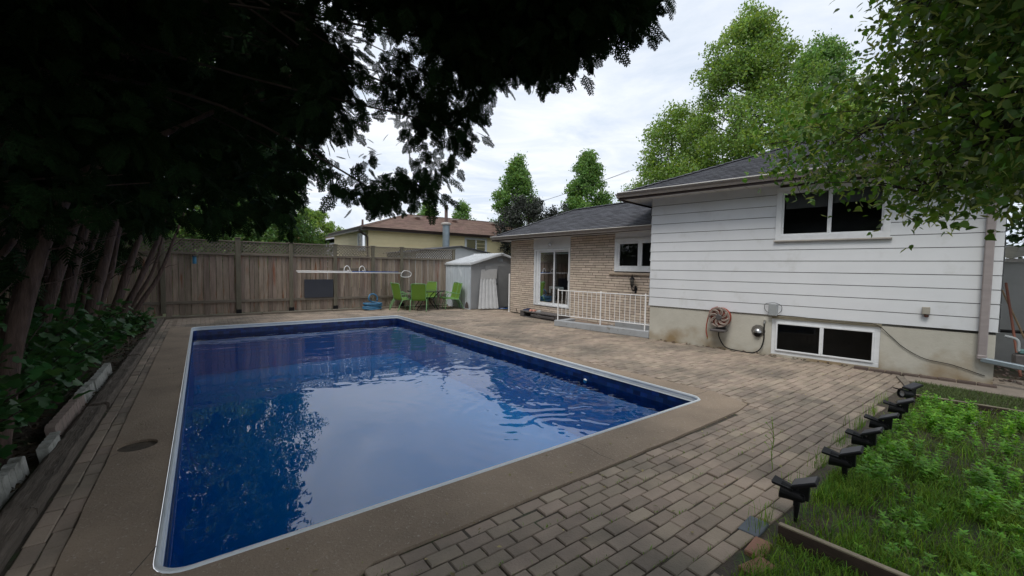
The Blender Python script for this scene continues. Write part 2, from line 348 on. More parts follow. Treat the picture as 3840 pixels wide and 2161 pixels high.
    def build(s, name, mat, parent=None, smooth=False, local=False):
        me = bpy.data.meshes.new(name)
        off = np.zeros(3)
        rz = 0.0
        if parent is not None and not local:
            p = parent; chain = []
            while p is not None: chain.append(p); p = p.parent
            top = chain[-1]; off = np.array(top.location); rz = top.rotation_euler[2]
        V = np.array(s.v) - off
        if rz:
            c_, s_ = math.cos(-rz), math.sin(-rz)
            V = np.stack([V[:, 0] * c_ - V[:, 1] * s_, V[:, 0] * s_ + V[:, 1] * c_, V[:, 2]], 1)
        me.from_pydata([tuple(v) for v in V], [], s.f); me.validate(); me.update()
        import bmesh
        bm = bmesh.new(); bm.from_mesh(me)
        if len(bm.faces) < 60000: bmesh.ops.recalc_face_normals(bm, faces=bm.faces)
        bm.to_mesh(me); bm.free()
        me.materials.append(mat)
        if smooth: me.polygons.foreach_set('use_smooth', [True] * len(me.polygons))
        o = bpy.data.objects.new(name, me); COL.objects.link(o)
        if parent is not None: o.parent = parent
        return o
def smooth_path(pts, n=6):
    P = [np.array(p, float) for p in pts]; P = [2 * P[0] - P[1]] + P + [2 * P[-1] - P[-2]]; o = []
    for i in range(1, len(P) - 2):
        for k in range(n):
            t = k / n
            o.append(0.5 * ((2 * P[i]) + (-P[i - 1] + P[i + 1]) * t + (2 * P[i - 1] - 5 * P[i] + 4 * P[i + 1] - P[i + 2]) * t * t + (-P[i - 1] + 3 * P[i] - 3 * P[i + 1] + P[i + 2]) * t ** 3))
    o.append(P[-2]); return o
def tree_copy(o, parent=None):
    c = o.copy(); COL.objects.link(c); c.parent = parent
    for ch in [x for x in COL.objects if x.parent == o]: tree_copy(ch, c)
    return c

# ------------------------------------------------------------------ scattered leaves (numpy)
def scatter(name, tv, tf, pos, rot, scl, mat, parent=None, smooth=False):
    """tv (n,3) template verts, tf faces all of one size, pos (N,3), rot (N,3,3), scl (N,)"""
    tv = np.array(tv, float); tf = np.array(tf, int); k = tf.shape[1]; n = len(tv); Nn = len(pos)
    V = np.einsum('nij,vj->nvi', rot, tv) * scl[:, None, None] + pos[:, None, :]
    F = (tf[None] + (np.arange(Nn) * n)[:, None, None]).reshape(-1, k)
    me = bpy.data.meshes.new(name)
    off = np.zeros(3)
    if parent is not None:
        p = parent
        while p.parent is not None: p = p.parent
        off = np.array(p.location)
    V = V.reshape(-1, 3) - off
    me.vertices.add(len(V)); me.vertices.foreach_set('co', V.astype(np.float32).ravel())
    me.loops.add(F.size); me.loops.foreach_set('vertex_index', F.ravel().astype(np.int32))
    me.polygons.add(len(F)); me.polygons.foreach_set('loop_start', (np.arange(len(F)) * k).astype(np.int32))
    me.update(calc_edges=True)
    me.materials.append(mat)
    if smooth: me.polygons.foreach_set('use_smooth', np.ones(len(F), bool))
    o = bpy.data.objects.new(name, me); COL.objects.link(o)
    if parent is not None: o.parent = parent
    return o
def rand_rot(N_, tilt=1.0, down=None):
    """frames: local x = leaf axis, z = normal. tilt 1 = any direction, small = nearly flat"""
    nrm = rng.normal(size=(N_, 3)); nrm /= np.linalg.norm(nrm, axis=1)[:, None]
    nrm = nrm * tilt + np.array([0, 0, 1.0]) * (1 - tilt); nrm /= np.linalg.norm(nrm, axis=1)[:, None]
    ax = rng.normal(size=(N_, 3))
    if down is not None: ax = ax * (1 - abs(down)) + np.array([0, 0, -1.0]) * down * 1.5
    ax -= nrm * (ax * nrm).sum(1)[:, None]; ax /= np.linalg.norm(ax, axis=1)[:, None] + 1e-9
    y = np.cross(nrm, ax)
    return np.stack([ax, y, nrm], axis=2)
def leaf_quad(): return [(0, 0, 0), (0.45, -0.3, 0.08), (1, 0, -0.1), (0.45, 0.3, 0.08)], [(0, 1, 2, 3)]
def heart_leaf():
    v = [(0, 0, 0), (0.12, -0.36, .05), (0.45, -0.45, .07), (0.8, -0.2, 0), (1.12, 0, -.16), (0.8, 0.2, 0), (0.45, 0.45, .07), (0.12, 0.36, .05), (0.45, 0, -0.05)]
    return v, [(0, 1, 2, 8), (2, 3, 4, 8), (4, 5, 6, 8), (6, 7, 0, 8)]
def broad_leaf():
    v = [(0, 0, 0), (0.05, -0.35, 0), (0.35, -0.5, .06), (0.5, -0.25, .03), (0.85, -0.32, .04), (1.1, 0, -.12), (0.85, 0.32, .04), (0.5, 0.25, .03), (0.35, 0.5, .06), (0.05, 0.35, 0), (0.4, 0, -0.04)]
    return v, [(0, 1, 2, 10), (2, 3, 4, 10), (4, 5, 6, 10), (6, 7, 8, 10), (8, 9, 0, 10)]
def cluster_card(n=6, seed=1):
    """a twig with n leaf quads round it"""
    r = np.random.default_rng(seed); v = []; f = []
    for i in range(n):
        c = r.normal(size=3) * 0.45; a = r.normal(size=3); a /= np.linalg.norm(a); b = r.normal(size=3); b -= a * b.dot(a); b /= np.linalg.norm(b); nn = np.cross(a, b)
        k = len(v)
        v += [c, c + a * .28 - b * .17 + nn * .05, c + a * .6, c + a * .28 + b * .17 + nn * .05]; f.append((k, k + 1, k + 2, k + 3))
    return v, f
def cedar_spray(seed=0, coarse=False):
    """flat fern-like spray, unit length along +x, drooping at the tip"""
    r = np.random.default_rng(seed); v = []; f = []
    def strip(a, b, w0, w1):
        a = np.array(a); b = np.array(b); d = b - a; p = np.array([-d[1], d[0], 0]); p = p / (np.linalg.norm(p) + 1e-9)
        k = len(v); v.extend([a - p * w0, b - p * w1, b + p * w1, a + p * w0]); f.append((k, k + 1, k + 2, k + 3))
    zz = lambda x: -0.22 * x * x
    strip((0, 0, 0), (0.5, 0, zz(.5)), .018, .014); strip((0.5, 0, zz(.5)), (1, 0, zz(1)), .014, .006)
    n = 6 if coarse else 8
    for i in range(n):
        x = 0.08 + 0.86 * i / n; ln = (0.42 * (1 - x) + 0.1) * r.uniform(.8, 1.15)
        for sgn in (-1, 1):
            a = (x, 0, zz(x)); an = R_(48) * sgn; b = (x + ln * math.cos(an), ln * math.sin(an), zz(x + ln * .6) - .04)
            strip(a, b, .045 if coarse else .034, .022 if coarse else .018)
            if not coarse:
                for q in (0.35, 0.68):
                    m = [a[j] + (b[j] - a[j]) * q for j in range(3)]; l2 = ln * 0.46 * (1.2 - q)
                    for s2 in (-1, 1):
                        a2 = an + s2 * R_(38); strip(m, (m[0] + l2 * math.cos(a2), m[1] + l2 * math.sin(a2), m[2] - .01), .026, .014)
    return v, f

# ================================================================== SETTING
PX0, PX1, PY0, PY1 = -0.22, 5.27, 2.86, 13.60      # pool
# ground with a hole where the pool is
g = MB()
B = 260.0
for (x0, x1, y0, y1) in ((-B, PX0 - .1, -B, B), (PX1 + .1, B, -B, B), (PX0 - .1, PX1 + .1, -B, PY0 - .1), (PX0 - .1, PX1 + .1, PY1 + .1, B)):
    g.quad((x0, y0, -0.035), (x1, y0, -0.035), (x1, y1, -0.035), (x0, y1, -0.035))
tag(g.build('ground', soil), kind='structure')
# lawn of the neighbouring plots
g = MB(); g.quad((-60, 16.9, -0.03), (90, 16.9, -0.03), (90, 120, -0.03), (-60, 120, -0.03))
tag(g.build('neighbour_lawn', lawn_soil), kind='structure')

# joint bed under the pavers
g = MB()
for (x0, x1, y0, y1) in ((-0.95, PX0 - .12, 1.0, 16.4), (PX1 + .12, 9.6, 1.0, 16.4), (PX0 - .12, PX1 + .12, 1.0, PY0 - .12), (PX0 - .12, PX1 + .12, PY1 + .12, 16.4), (-3, 2.9, -3.0, 1.0)):
    g.quad((x0, y0, -0.014), (x1, y0, -0.014), (x1, y1, -0.014), (x0, y1, -0.014))
tag(g.build('paver_bed', joint), kind='structure')

g = MB()
for i in range(40):
    for j_ in range(24):
        def gp_(a, b):
            x = 2.93 + a * .155; yt = 1.075 + (x - 2.3) * .045; y = -3 + (yt + 3) * b / 24
            return (x, y, -.004 + .012 * math.sin(a * 1.7 + b) * math.sin(b * 2.1) * (1 if 0 < b < 24 else 0))
        g.quad(gp_(i, j_), gp_(i + 1, j_), gp_(i + 1, j_ + 1), gp_(i, j_ + 1))
tag(g.build('garden_soil', soil), kind='structure')
def bed_edge(x): return 1.10 + (x - 2.3) * 0.063
pv = MB()
def put_paver(x, y, lx, ly, sink=0.0):
    tz = random.gauss(0, 0.0022) + sink; ax = random.gauss(0, 0.008); ay = random.gauss(0, 0.014)
    x += random.gauss(0, 0.0025); y += random.gauss(0, 0.0025); rz = random.gauss(0, 0.010)
    hx, hy = lx / 2 - 0.0045, ly / 2 - 0.0045; b = 0.0065; vs = []
    for (ex, ey, z) in ((hx, hy, -0.03), (hx, hy, -0.006), (hx - b, hy - b, 0)):
        for sx, sy in ((-1, -1), (1, -1), (1, 1), (-1, 1)):
            u, v_ = sx * ex, sy * ey
            vs.append((x + u * math.cos(rz) - v_ * math.sin(rz), y + u * math.sin(rz) + v_ * math.cos(rz), z + tz + ax * u + ay * v_))
    fs = [(8, 9, 10, 11)]
    for l in (0, 4):
        for k in range(4): fs.append((l + k, l + (k + 1) % 4, l + 4 + (k + 1) % 4, l + 4 + k))
    pv.add(vs, fs)
BL_, BW_ = 0.215, 0.1055
OUT = [(-0.675, 1.2), (-0.1, 1.9), (0.75, 2.31), (3.0, 2.32), (5.2, 2.36), (5.56, 2.42), (5.72, 2.9), (5.66, 3.7), (5.58, 4.6), (5.56, 6), (5.58, 8), (5.6, 11), (5.6, 13.62), (5.3, 13.74), (-0.3, 13.74), (-0.69, 14.0), (-0.69, 10), (-0.68, 6)]
def inside(px, py, poly):
    c = False; j_ = len(poly) - 1
    for i in range(len(poly)):
        xi, yi = poly[i]; xj, yj = poly[j_]
        if (yi > py) != (yj > py) and px < (xj - xi) * (py - yi) / (yj - yi) + xi: c = not c
        j_ = i
    return c
def in_deck(x, y): return inside(x, y, OUT)
j = 0; y = 0.30
while y < 16.25:
    x = -0.6 - (BL_ / 2 if j % 2 else 0)
    while x < 9.45:
        cx_, cy_ = x + BL_ / 2, y + BW_ / 2
        ok = not in_deck(cx_, cy_)
        if cy_ > 2.3 and cx_ < -0.66: ok = False
        if cx_ > 2.3 and cy_ < bed_edge(cx_) + 0.01: ok = False
        if cx_ > 9.3 and cy_ < 12.8: ok = False
        if cy_ < 6.2 and cx_ > 8.8 + (6.2 - cy_) * 0.158 - .05: ok = False
        if 8.5 < cx_ and cy_ > 14.3: ok = False
        if ok: put_paver(cx_, cy_, BL_, BW_, sink=-0.006 if in_deck(cx_ - .1, cy_) or in_deck(cx_, cy_ + .05) else -0.006 if (0.9 < cx_ < 1.9 and 1.95 < cy_ < 2.3) else 0)
        x += BL_
    y += BW_; j += 1
for r, xx in enumerate((-0.735, -0.84)):       # two courses down the left side
    y = 2.35 + (BL_ / 2 if r else 0)
    while y < 16.2:
        put_paver(xx, y, BW_, BL_, sink=-0.004); y += BL_
tag(pv.build('patio_paving', paver), kind='structure')

# concrete pool deck with the round recess, made by filling loops
import bmesh
def rr(x0, x1, y0, y1, r, n=6):
    P = []
    for (cx_, cy_, a0) in ((x1 - r, y0 + r, -90), (x1 - r, y1 - r, 0), (x0 + r, y1 - r, 90), (x0 + r, y0 + r, 180)):
        for k in range(n + 1):
            a = R_(a0 + 90 * k / n); P.append((cx_ + r * math.cos(a), cy_ + r * math.sin(a)))
    return P
bm = bmesh.new()
def loop(P, z=0.008):
    vs = [bm.verts.new((p[0], p[1], z)) for p in P]
    return [bm.edges.new((vs[i], vs[(i + 1) % len(vs)])) for i in range(len(vs))]
OUTW = []
for i in range(len(OUT)):
    a, b = np.array(OUT[i]), np.array(OUT[(i + 1) % len(OUT)]); n_ = max(1, int(np.linalg.norm(b - a) / 0.18))
    for k in range(n_):
        p = a + (b - a) * k / n_; OUTW.append((p[0] + random.gauss(0, .003), p[1] + random.gauss(0, .003)))
HC = (-0.505, 5.08); HR = 0.145
ed = loop(OUTW) + loop(rr(PX0 - .03, PX1 + .03, PY0 - .03, PY1 + .03, 0.17)) + loop([(HC[0] + HR * math.cos(a * math.pi / 14), HC[1] + HR * math.sin(a * math.pi / 14)) for a in range(28)])
bmesh.ops.triangle_fill(bm, use_beauty=True, use_dissolve=False, edges=ed)
me = bpy.data.meshes.new('pool_deck'); bm.to_mesh(me); bm.free(); me.materials.append(concrete)
for p in me.polygons:
    if p.normal.z < 0: p.flip()
o = bpy.data.objects.new('pool_deck', me); COL.objects.link(o); tag(o, kind='structure')
dm = MB()   # deck edge skirt, recess wall and floor
for i in range(len(OUTW)):
    a, b = OUTW[i], OUTW[(i + 1) % len(OUTW)]
    dm.quad((a[0], a[1], 0.008), (b[0], b[1], 0.008), (b[0], b[1], -0.03), (a[0], a[1], -0.03))
C28 = [(HC[0] + HR * math.cos(a * math.pi / 14), HC[1] + HR * math.sin(a * math.pi / 14)) for a in range(28)]
for i in range(28):
    a, b = C28[i], C28[(i + 1) % 28]; dm.quad((a[0], a[1], 0.008), (b[0], b[1], 0.008), (b[0], b[1], -0.06), (a[0], a[1], -0.06))
dm.add([(p[0], p[1], -0.03) for p in C28], [tuple(range(28))])
tag(dm.build('deck_edge', concrete), kind='structure')

jm = M('dark_crack', (0.06, 0.05, 0.04), (0.04, 0.035, 0.03), scale=20)
mb = MB()
for P_ in ([(5.33, 3.02), (5.45, 3.0), (5.6, 3.0), (5.68, 3.01)], [(-.66, 8.1), (-.5, 8.12), (-.35, 8.1), (-.25, 8.11)], [(5.32, 8.3), (5.45, 8.29), (5.57, 8.31)], [(2.9, 2.35), (2.88, 2.5), (2.91, 2.7), (2.9, 2.86)], [(-.665, 4.9), (-.62, 4.96)], [(-.24, 3.2), (-.4, 2.8), (-.43, 2.4), (-.6, 2.0)]):
    for a_, b_ in zip(P_[:-1], P_[1:]):
        a_, b_ = np.array(a_), np.array(b_); n_ = _n(np.array([a_[1] - b_[1], b_[0] - a_[0]])) * .0028
        mb.quad((*(a_ - n_), .0095), (*(b_ - n_), .0095), (*(b_ + n_), .0095), (*(a_ + n_), .0095))
tag(mb.build('deck_joint', jm), kind='structure')
# ------------------------------------------------------------------ pool
pool = empty('swimming_pool', (2.5, 8.2, -1.3), 'large rectangular in-ground pool with blue liner and white edge strip', 'swimming pool')
def ring(mb, prof, r0=0.15):
    """sweep profile [(outward offset, z)] round the pool"""
    rings = [[(*p, z) for p in rr(PX0 - o_, PX1 + o_, PY0 - o_, PY1 + o_, max(0.02, r0 + o_), 8)] for o_, z in prof]
    n = len(rings[0]); b = len(mb.v)
    for q in rings: mb.v += q
    for i in range(len(rings) - 1):
        for k in range(n): mb.f.append((b + i * n + k, b + i * n + (k + 1) % n, b + (i + 1) * n + (k + 1) % n, b + (i + 1) * n + k))
mb = MB(); ring(mb, [(0.028, 0.004), (0.026, 0.016), (0.018, 0.021), (0.006, 0.020), (0.0, 0.012), (-0.004, 0.0), (0.002, -0.02), (0.0, -0.055), (-0.008, -0.068), (0.01, -0.075)])
mb.build('coping', coping_m, pool, smooth=False)
mb = MB(); ring(mb, [(0.004, -0.07), (0.004, -0.36)]); mb.build('liner_band', liner_tile, pool)
mb = MB(); ring(mb, [(0.006, -0.36), (-0.02, -1.25)]); mb.box(PX0 - .1, PX1 + .1, PY0 - .1, PY1 + .1, -1.35, -1.25); mb.build('liner', liner_deep, pool)
# return jet and skimmer mouth in the wall
mb = MB(); mb.lathe((PX1 + .005, 4.95, -0.235), (-1, 0, 0), [(0.04, 0), (0.04, 0.012), (0.018, 0.03)], 12); mb.build('return_jet', white_trim, pool)
# water surface: real waves
nx, ny = 280, 540
X, Y = np.meshgrid(np.linspace(PX0 + .001, PX1 - .001, nx), np.linspace(PY0 + .001, PY1 - .001, ny))
jx, jy = 5.0, 4.9
Z = np.zeros_like(X)
def vn(seed, fx, fy):    # smooth value noise
    r = np.random.default_rng(seed); gx, gy = int((PX1 - PX0) * fx) + 3, int((PY1 - PY0) * fy) + 3
    G_ = r.normal(size=(gy, gx)); u = (X - PX0) * fx; v_ = (Y - PY0) * fy
    i0, j0 = u.astype(int), v_.astype(int); fu, fv = u - i0, v_ - j0; fu = fu ** 3 * (fu * (6 * fu - 15) + 10); fv = fv ** 3 * (fv * (6 * fv - 15) + 10)
    return (G_[j0, i0] * (1 - fu) + G_[j0, i0 + 1] * fu) * (1 - fv) + (G_[j0 + 1, i0] * (1 - fu) + G_[j0 + 1, i0 + 1] * fu) * fv
rj = np.hypot(X - jx, (Y - jy)); ang = np.arctan2(Y - jy, X - jx)
warp = 0.14 * vn(1, 1.3, 1.3) + 0.05 * vn(2, 3, 3)
amp = np.exp(-((rj - 0.2) / 2.0) ** 2) * (0.75 + 0.25 * vn(3, 2, 2))
Z += 0.0036 * amp * np.sin(2 * math.pi * (rj + warp) / (0.13 + 0.05 * np.clip(rj, 0, 2.5)))
Z += 0.0016 * amp * vn(4, 14, 14) + 0.0013 * np.exp(-(rj / 1.2) ** 2) * vn(14, 26, 26)
far = 1 / (1 + np.exp(-(Y - 8.7) / 0.7)); right_ = 1 / (1 + np.exp(-(X - 2.6) / 0.7))
Z += 0.0019 * right_ * vn(5, 3.0, 5.5) * (0.3 + far) + 0.0017 * far * vn(6, 1.6, 4.2) + 0.0007 * far * vn(7, 5, 9)
Z += 0.00055 * vn(8, 1.1, 1.3) + 0.00014 * vn(9, 5, 5)
leftm = np.exp(-((X - 0.9) / 1.1) ** 2 - ((Y - 7.4) / 1.3) ** 2)
Z += 0.0016 * leftm * vn(10, 4, 4)
# rounded corners are under the coping: keep the sheet rectangular but inside the liner
V = np.stack([X.ravel(), Y.ravel(), (Z - 0.215).ravel()], 1)
ii = np.arange(nx * ny).reshape(ny, nx)
F = np.stack([ii[:-1, :-1], ii[:-1, 1:], ii[1:, 1:], ii[1:, :-1]], -1).reshape(-1, 4)
me = bpy.data.meshes.new('water')
me.vertices.add(len(V)); me.vertices.foreach_set('co', V.astype(np.float32).ravel())
me.loops.add(F.size); me.loops.foreach_set('vertex_index', F.ravel().astype(np.int32))
me.polygons.add(len(F)); me.polygons.foreach_set('loop_start', (np.arange(len(F)) * 4).astype(np.int32))
me.update(calc_edges=True); me.polygons.foreach_set('use_smooth', np.ones(len(F), bool)); me.materials.append(water_m)
o = bpy.data.objects.new('water', me); COL.objects.link(o); tag(o, kind='structure')

# ================================================================== HOUSE
house = empty('house', (10.5, 7.5, 0), 'single-storey house with buff brick wing and white clapboard wing under charcoal shingles', 'house')
WX = 9.43                                     # brick wall plane, faces -X
# openings (Y0, Y1, z0, z1)
OPEN = [(9.62, 11.42, 0.40, 2.68), (6.3, 7.83, 1.60, 2.62)]
BY0, BY1 = 6.05, 12.81
mb = MB()
def wall_with_openings(mb, a0, a1, z0, z1, ops, put):
    ys = sorted({a0, a1} | {max(a0, min(a1, q)) for o_ in ops for q in o_[:2]})
    for p, q in zip(ys[:-1], ys[1:]):
        if q - p < 1e-4: continue
        m_ = (p + q) / 2; cuts = sorted([(max(z0, o_[2]), min(z1, o_[3])) for o_ in ops if o_[0] < m_ < o_[1]])
        z = z0
        for c0, c1 in cuts:
            if c0 - z > 1e-4: put(p, q, z, c0)
            z = max(z, c1)
        if z1 - z > 1e-4: put(p, q, z, z1)
wall_with_openings(mb, BY0, BY1 - .01, -0.03, 2.70, OPEN, lambda p, q, a, b: mb.obox((WX + .008, p, a), (0.12, 0, 0), (0, q - p, 0), (0, 0, b - a)))
mb.obox((WX + .13, BY1 - .14, -.03), (6.5, 0, 0), (0, .13, 0), (0, 0, 2.72))
mb.build('mortar_wall', mortar_m, house)
mb = MB(); rowh = 0.0742
for r in range(36):
    z0 = 0.02 + r * rowh; z1 = z0 + rowh - 0.013; off = (0.2, 0.0, 0.13, 0.3)[r % 4] + random.uniform(-.02, .02)
    y = BY0 - off
    while y < BY1:
        segs = [(max(y, BY0), min(y + 0.386, BY1))]
        for o_ in OPEN:
            if z0 + .02 < o_[3] and z1 - .02 > o_[2]:
                ns = []
                for a, b in segs:
                    if o_[0] > a: ns.append((a, min(b, o_[0])))
                    if o_[1] < b: ns.append((max(a, o_[1]), b))
                segs = ns
        for a, b in segs:
            if b - a > 0.03:
                pj = random.gauss(0, .0012)
                mb.obox((WX - .004 + pj, a, z0), (0.03, 0, 0), (0, b - a, 0), (0, 0, z1 - z0), 0.003)
        y += 0.40
# return face bricks round the far corner
for r in range(36):
    z0 = 0.02 + r * rowh; x = WX + .032 - (0.2 if r % 2 else 0)
    while x < WX + 2.5:
        a = max(x, WX + .032); mb.obox((a, BY1 - .025, z0), (x + .39 - a, 0, 0), (0, .03, 0), (0, 0, rowh - .011), 0.003); x += 0.4
mb.build('brick_wall', brick_m, house)

# generic framed window on any vertical plane: P(u, z, depth) -> world; depth positive outward
def window(name, P, u0, u1, z0, z1, parent, mull=None, fr=0.07, sash=0.05, inset=0.0, blind=None, mat=white_trim, curtain=False, proud=0.03, room=True):
    def bar(mb, a, b, c, d, d0, d1, bev=0.004):
        o_ = P(a, c, d0); mb.obox(o_, P(b, c, d0) - o_, P(a, d, d0) - o_, P(a, c, d1) - o_, bev)
    f = MB()
    bar(f, u0, u1, z1 - fr, z1, -0.04, proud); bar(f, u0, u1, z0, z0 + fr, -0.04, proud)
    bar(f, u0, u0 + fr, z0 + fr, z1 - fr, -0.04, proud - .002); bar(f, u1 - fr, u1, z0 + fr, z1 - fr, -0.04, proud - .002)
    frame = f.build('window', mat, parent)
    s = MB(); a0, a1, c0, c1 = u0 + fr, u1 - fr, z0 + fr, z1 - fr
    ms = [a0] + (mull or []) + [a1]; k = sash * 0.6
    for i, (p, q) in enumerate(zip(ms[:-1], ms[1:])):
        dd = -0.004 * (i % 2)
        bar(s, p, q, c1 - k, c1, -.03 + dd, .012 + dd); bar(s, p, q, c0, c0 + k, -.03 + dd, .012 + dd)
        bar(s, p, p + k, c0 + k, c1 - k, -.03 + dd, .011 + dd); bar(s, q - k, q, c0 + k, c1 - k, -.03 + dd, .011 + dd)
    s.build('sash', mat, frame)
    g_ = MB()
    for i, (p, q) in enumerate(zip(ms[:-1], ms[1:])):
        dd = -0.012 - 0.003 * i
        g_.quad(P(p + k, c0 + k, dd), P(q - k, c0 + k, dd), P(q - k, c1 - k, dd), P(p + k, c1 - k, dd))
    g_.build('pane', pane_m, frame)
    if room:
        r_ = MB(); D = -0.7; E_ = 0.0
        q = [P(u0 + .01, z0 + .01, -.045), P(u1 - .01, z0 + .01, -.045), P(u1 - .01, z1 - .01, -.045), P(u0 + .01, z1 - .01, -.045)]
        q2 = [P(u0 - .3, z0 - .2, D), P(u1 + .3, z0 - .2, D), P(u1 + .3, z1 + .1, D), P(u0 - .3, z1 + .1, D)]
        r_.add(q + q2, [(0, 1, 5, 4), (1, 2, 6, 5), (2, 3, 7, 6), (3, 0, 4, 7), (4, 5, 6, 7)])
        r_.build('room_recess', dark_room_and_gap, frame)
    if blind:
        b_ = MB()
        for (p, q, c, d) in blind:
            o_ = P(p, c, -.10); b_.obox(o_, P(q, c, -.10) - o_, P(p, d, -.10) - o_, P(p, c, -.106) - o_)
        b_.build('blind', blind_m, frame)
    if curtain:
        b_ = MB(); n = 26
        for i in range(n):
            a, b = [c_ for c_ in (u0 + .1 + (u1 - u0 - .2) * i / n, u0 + .1 + (u1 - u0 - .2) * (i + 1) / n)]
            b_.quad(P(a, z0 + .05, -.1 - .03 * (i % 2)), P(b, z0 + .05, -.13 + .03 * (i % 2)), P(b, z1 - .05, -.13 + .03 * (i % 2)), P(a, z1 - .05, -.1 - .03 * (i % 2)))
        b_.build('curtain', curtain_m, frame)
    return frame
PB = lambda u, z, d: np.array([WX - d, u, z])
window('kitchen', PB, 6.32, 7.83, 1.63, 2.55, house, mull=[6.99], fr=0.09, sash=0.11)
mb = MB(); mb.box(WX - .012, WX + .1, 6.3, 7.83, 2.552, 2.70, 0.004); mb.build('window_header', plaster_white, house)
mb = MB(); mb.box(WX - .06, WX + .1, 6.2, 8.0, 1.535, 1.60, 0.01); mb.build('window_sill', M('stone_sill', (0.42, 0.34, 0.26), (0.33, 0.27, 0.21), scale=9, bump=0.004), house)
mb = MB(); mb.box(WX - .02, WX + .1, 9.62, 11.45, 2.345, 2.70, 0.004); mb.build('door_header', plaster_white, house)
# sliding door
sd_ = MB()
for (a, b, c, d) in ((9.63, 11.40, 2.27, 2.34), (9.63, 11.40, 0.40, 0.455), (9.63, 9.68, 0.455, 2.27), (11.30, 11.40, 0.455, 2.27), (11.15, 11.27, 0.455, 2.27)):
    sd_.box(WX - .03, WX + .09, a, b, c, d, 0.004)
door = sd_.build('sliding_door', white_trim, house)
sd_ = MB()
for (a, b) in ((10.36, 11.15), (9.68, 10.46)):
    dx = 0.0 if a > 10 else 0.03
    sd_.box(WX + dx, WX + dx + .028, a, b, 2.22, 2.269, .003); sd_.box(WX + dx, WX + dx + .028, a, b, .456, .52, .003)
    sd_.box(WX + dx + .001, WX + dx + .027, a, a + .055, .52, 2.22, .003); sd_.box(WX + dx + .001, WX + dx + .027, b - .055, b, .52, 2.22, .003)
sd_.build('door_leaf', white_trim, door)
sd_ = MB(); sd_.quad((WX + .014, 10.41, .52), (WX + .014, 11.1, .52), (WX + .014, 11.1, 2.22), (WX + .014, 10.41, 2.22)); sd_.quad((WX + .044, 9.73, .52), (WX + .044, 10.41, .52), (WX + .044, 10.41, 2.22), (WX + .044, 9.73, 2.22))
sd_.build('pane', pane_m, door)
sd_ = MB(); q = [(WX + .1, y_, z_) for y_, z_ in ((9.63, .4), (11.4, .4), (11.4, 2.34), (9.63, 2.34))]; q2 = [(WX + 2.2, y_, z_) for y_, z_ in ((9.0, .4), (12.3, .4), (12.3, 2.6), (9.0, 2.6))]
sd_.add(q + q2, [(0, 1, 5, 4), (1, 2, 6, 5), (2, 3, 7, 6), (3, 0, 4, 7), (4, 5, 6, 7)]); sd_.build('room_recess', dark_room_and_gap, door)
sd_ = MB(); sd_.tube(smooth_path([(WX - .002, 9.655, 1.28), (WX - .05, 9.655, 1.31), (WX - .05, 9.655, 1.5), (WX - .002, 9.655, 1.53)]), .011); sd_.build('door_handle', white_trim, door)
sd_ = MB(); sd_.box(WX + .12, WX + .16, 10.05, 10.75, 0.98, 1.07, .01); sd_.tube([(WX + .13, 10.1, 1.0), (WX + .13, 10.1, .84)], .03, 8); sd_.tube([(WX + .13, 10.7, 1.0), (WX + .13, 10.7, .84)], .03, 8)
sd_.build('curtain_tieback', curtain_m, door)
sd_ = MB(); sd_.box(WX + .07, WX + .12, 9.75, 11.1, 2.16, 2.2, .005); sd_.build('blind_rail', curtain_m, door)

# ------- wing with white siding, rotated about 9 degrees
WL = np.array([8.80, 6.20, 0.0]); TH = R_(9)
WD = np.array([math.sin(TH), -math.cos(TH), 0.0]); WN = np.array([-math.cos(TH), -math.sin(TH), 0.0])
def PW(s, z, d=0.0): return WL + WD * s + WN * d + np.array([0, 0, z])
SL = 5.60                                     # wall length
WO = [(2.66, 4.27, 2.36, 3.30)]
sid = MB(); bot = [0.823] + [1.035 + 0.2186 * k for k in range(12)]
for a, b in zip(bot[:-1], bot[1:]):
    b = min(b, 3.42)
    if a >= 3.40: break
    ops = [o_ for o_ in WO if a < o_[3] - .02 and b > o_[2] + .02]
    spans = [(0, SL)]
    if ops and a > 2.3: spans = [(0, 2.66), (4.27, SL)]
    for s0, s1 in spans:
        # lap board: bottom edge stands proud, dark gap above paints the shadow line
        b = min(b, 3.42) - .010; sid.add([PW(s0, a, .018), PW(s1, a, .018), PW(s1, b, .010), PW(s0, b, .010), PW(s0, a, -.003), PW(s1, a, -.003)], [(0, 1, 2, 3), (4, 5, 1, 0)]); b += .010
        sid.add([PW(s0 - .0, a, .022), PW(s0, b, .004), PW(s0, b, -.10), PW(s0, a, -.10)], [(0, 1, 2, 3)])
        sid.add([PW(s1, a, .022), PW(s1, b, .004), PW(s1, b, -.10), PW(s1, a, -.10)], [(0, 1, 2, 3)])
    # the short end wall facing the brick wing and the long one on the right
    for s_ in (0.0, SL):
        sg = -1 if s_ == 0 else 1
        o1, o2 = s_ + sg * .020, s_ + sg * .003
        sid.add([PW(o1, a, .02), PW(o1, a, -5), PW(o2, b, -5), PW(o2, b, .004), PW(s_ - sg * .01, a, .02), PW(s_ - sg * .01, a, -5)], [(0, 1, 2, 3), (4, 5, 1, 0)])
sid.build('siding', white_alu, house)
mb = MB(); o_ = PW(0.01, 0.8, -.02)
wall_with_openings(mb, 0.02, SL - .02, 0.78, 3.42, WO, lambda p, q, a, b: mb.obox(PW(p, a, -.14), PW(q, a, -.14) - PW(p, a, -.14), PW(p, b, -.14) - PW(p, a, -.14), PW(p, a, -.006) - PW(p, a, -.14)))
mb.build('wall_core', dark_room_and_gap, house)  # dark backing; its colour draws the shadow lines between the boards
mb = MB()
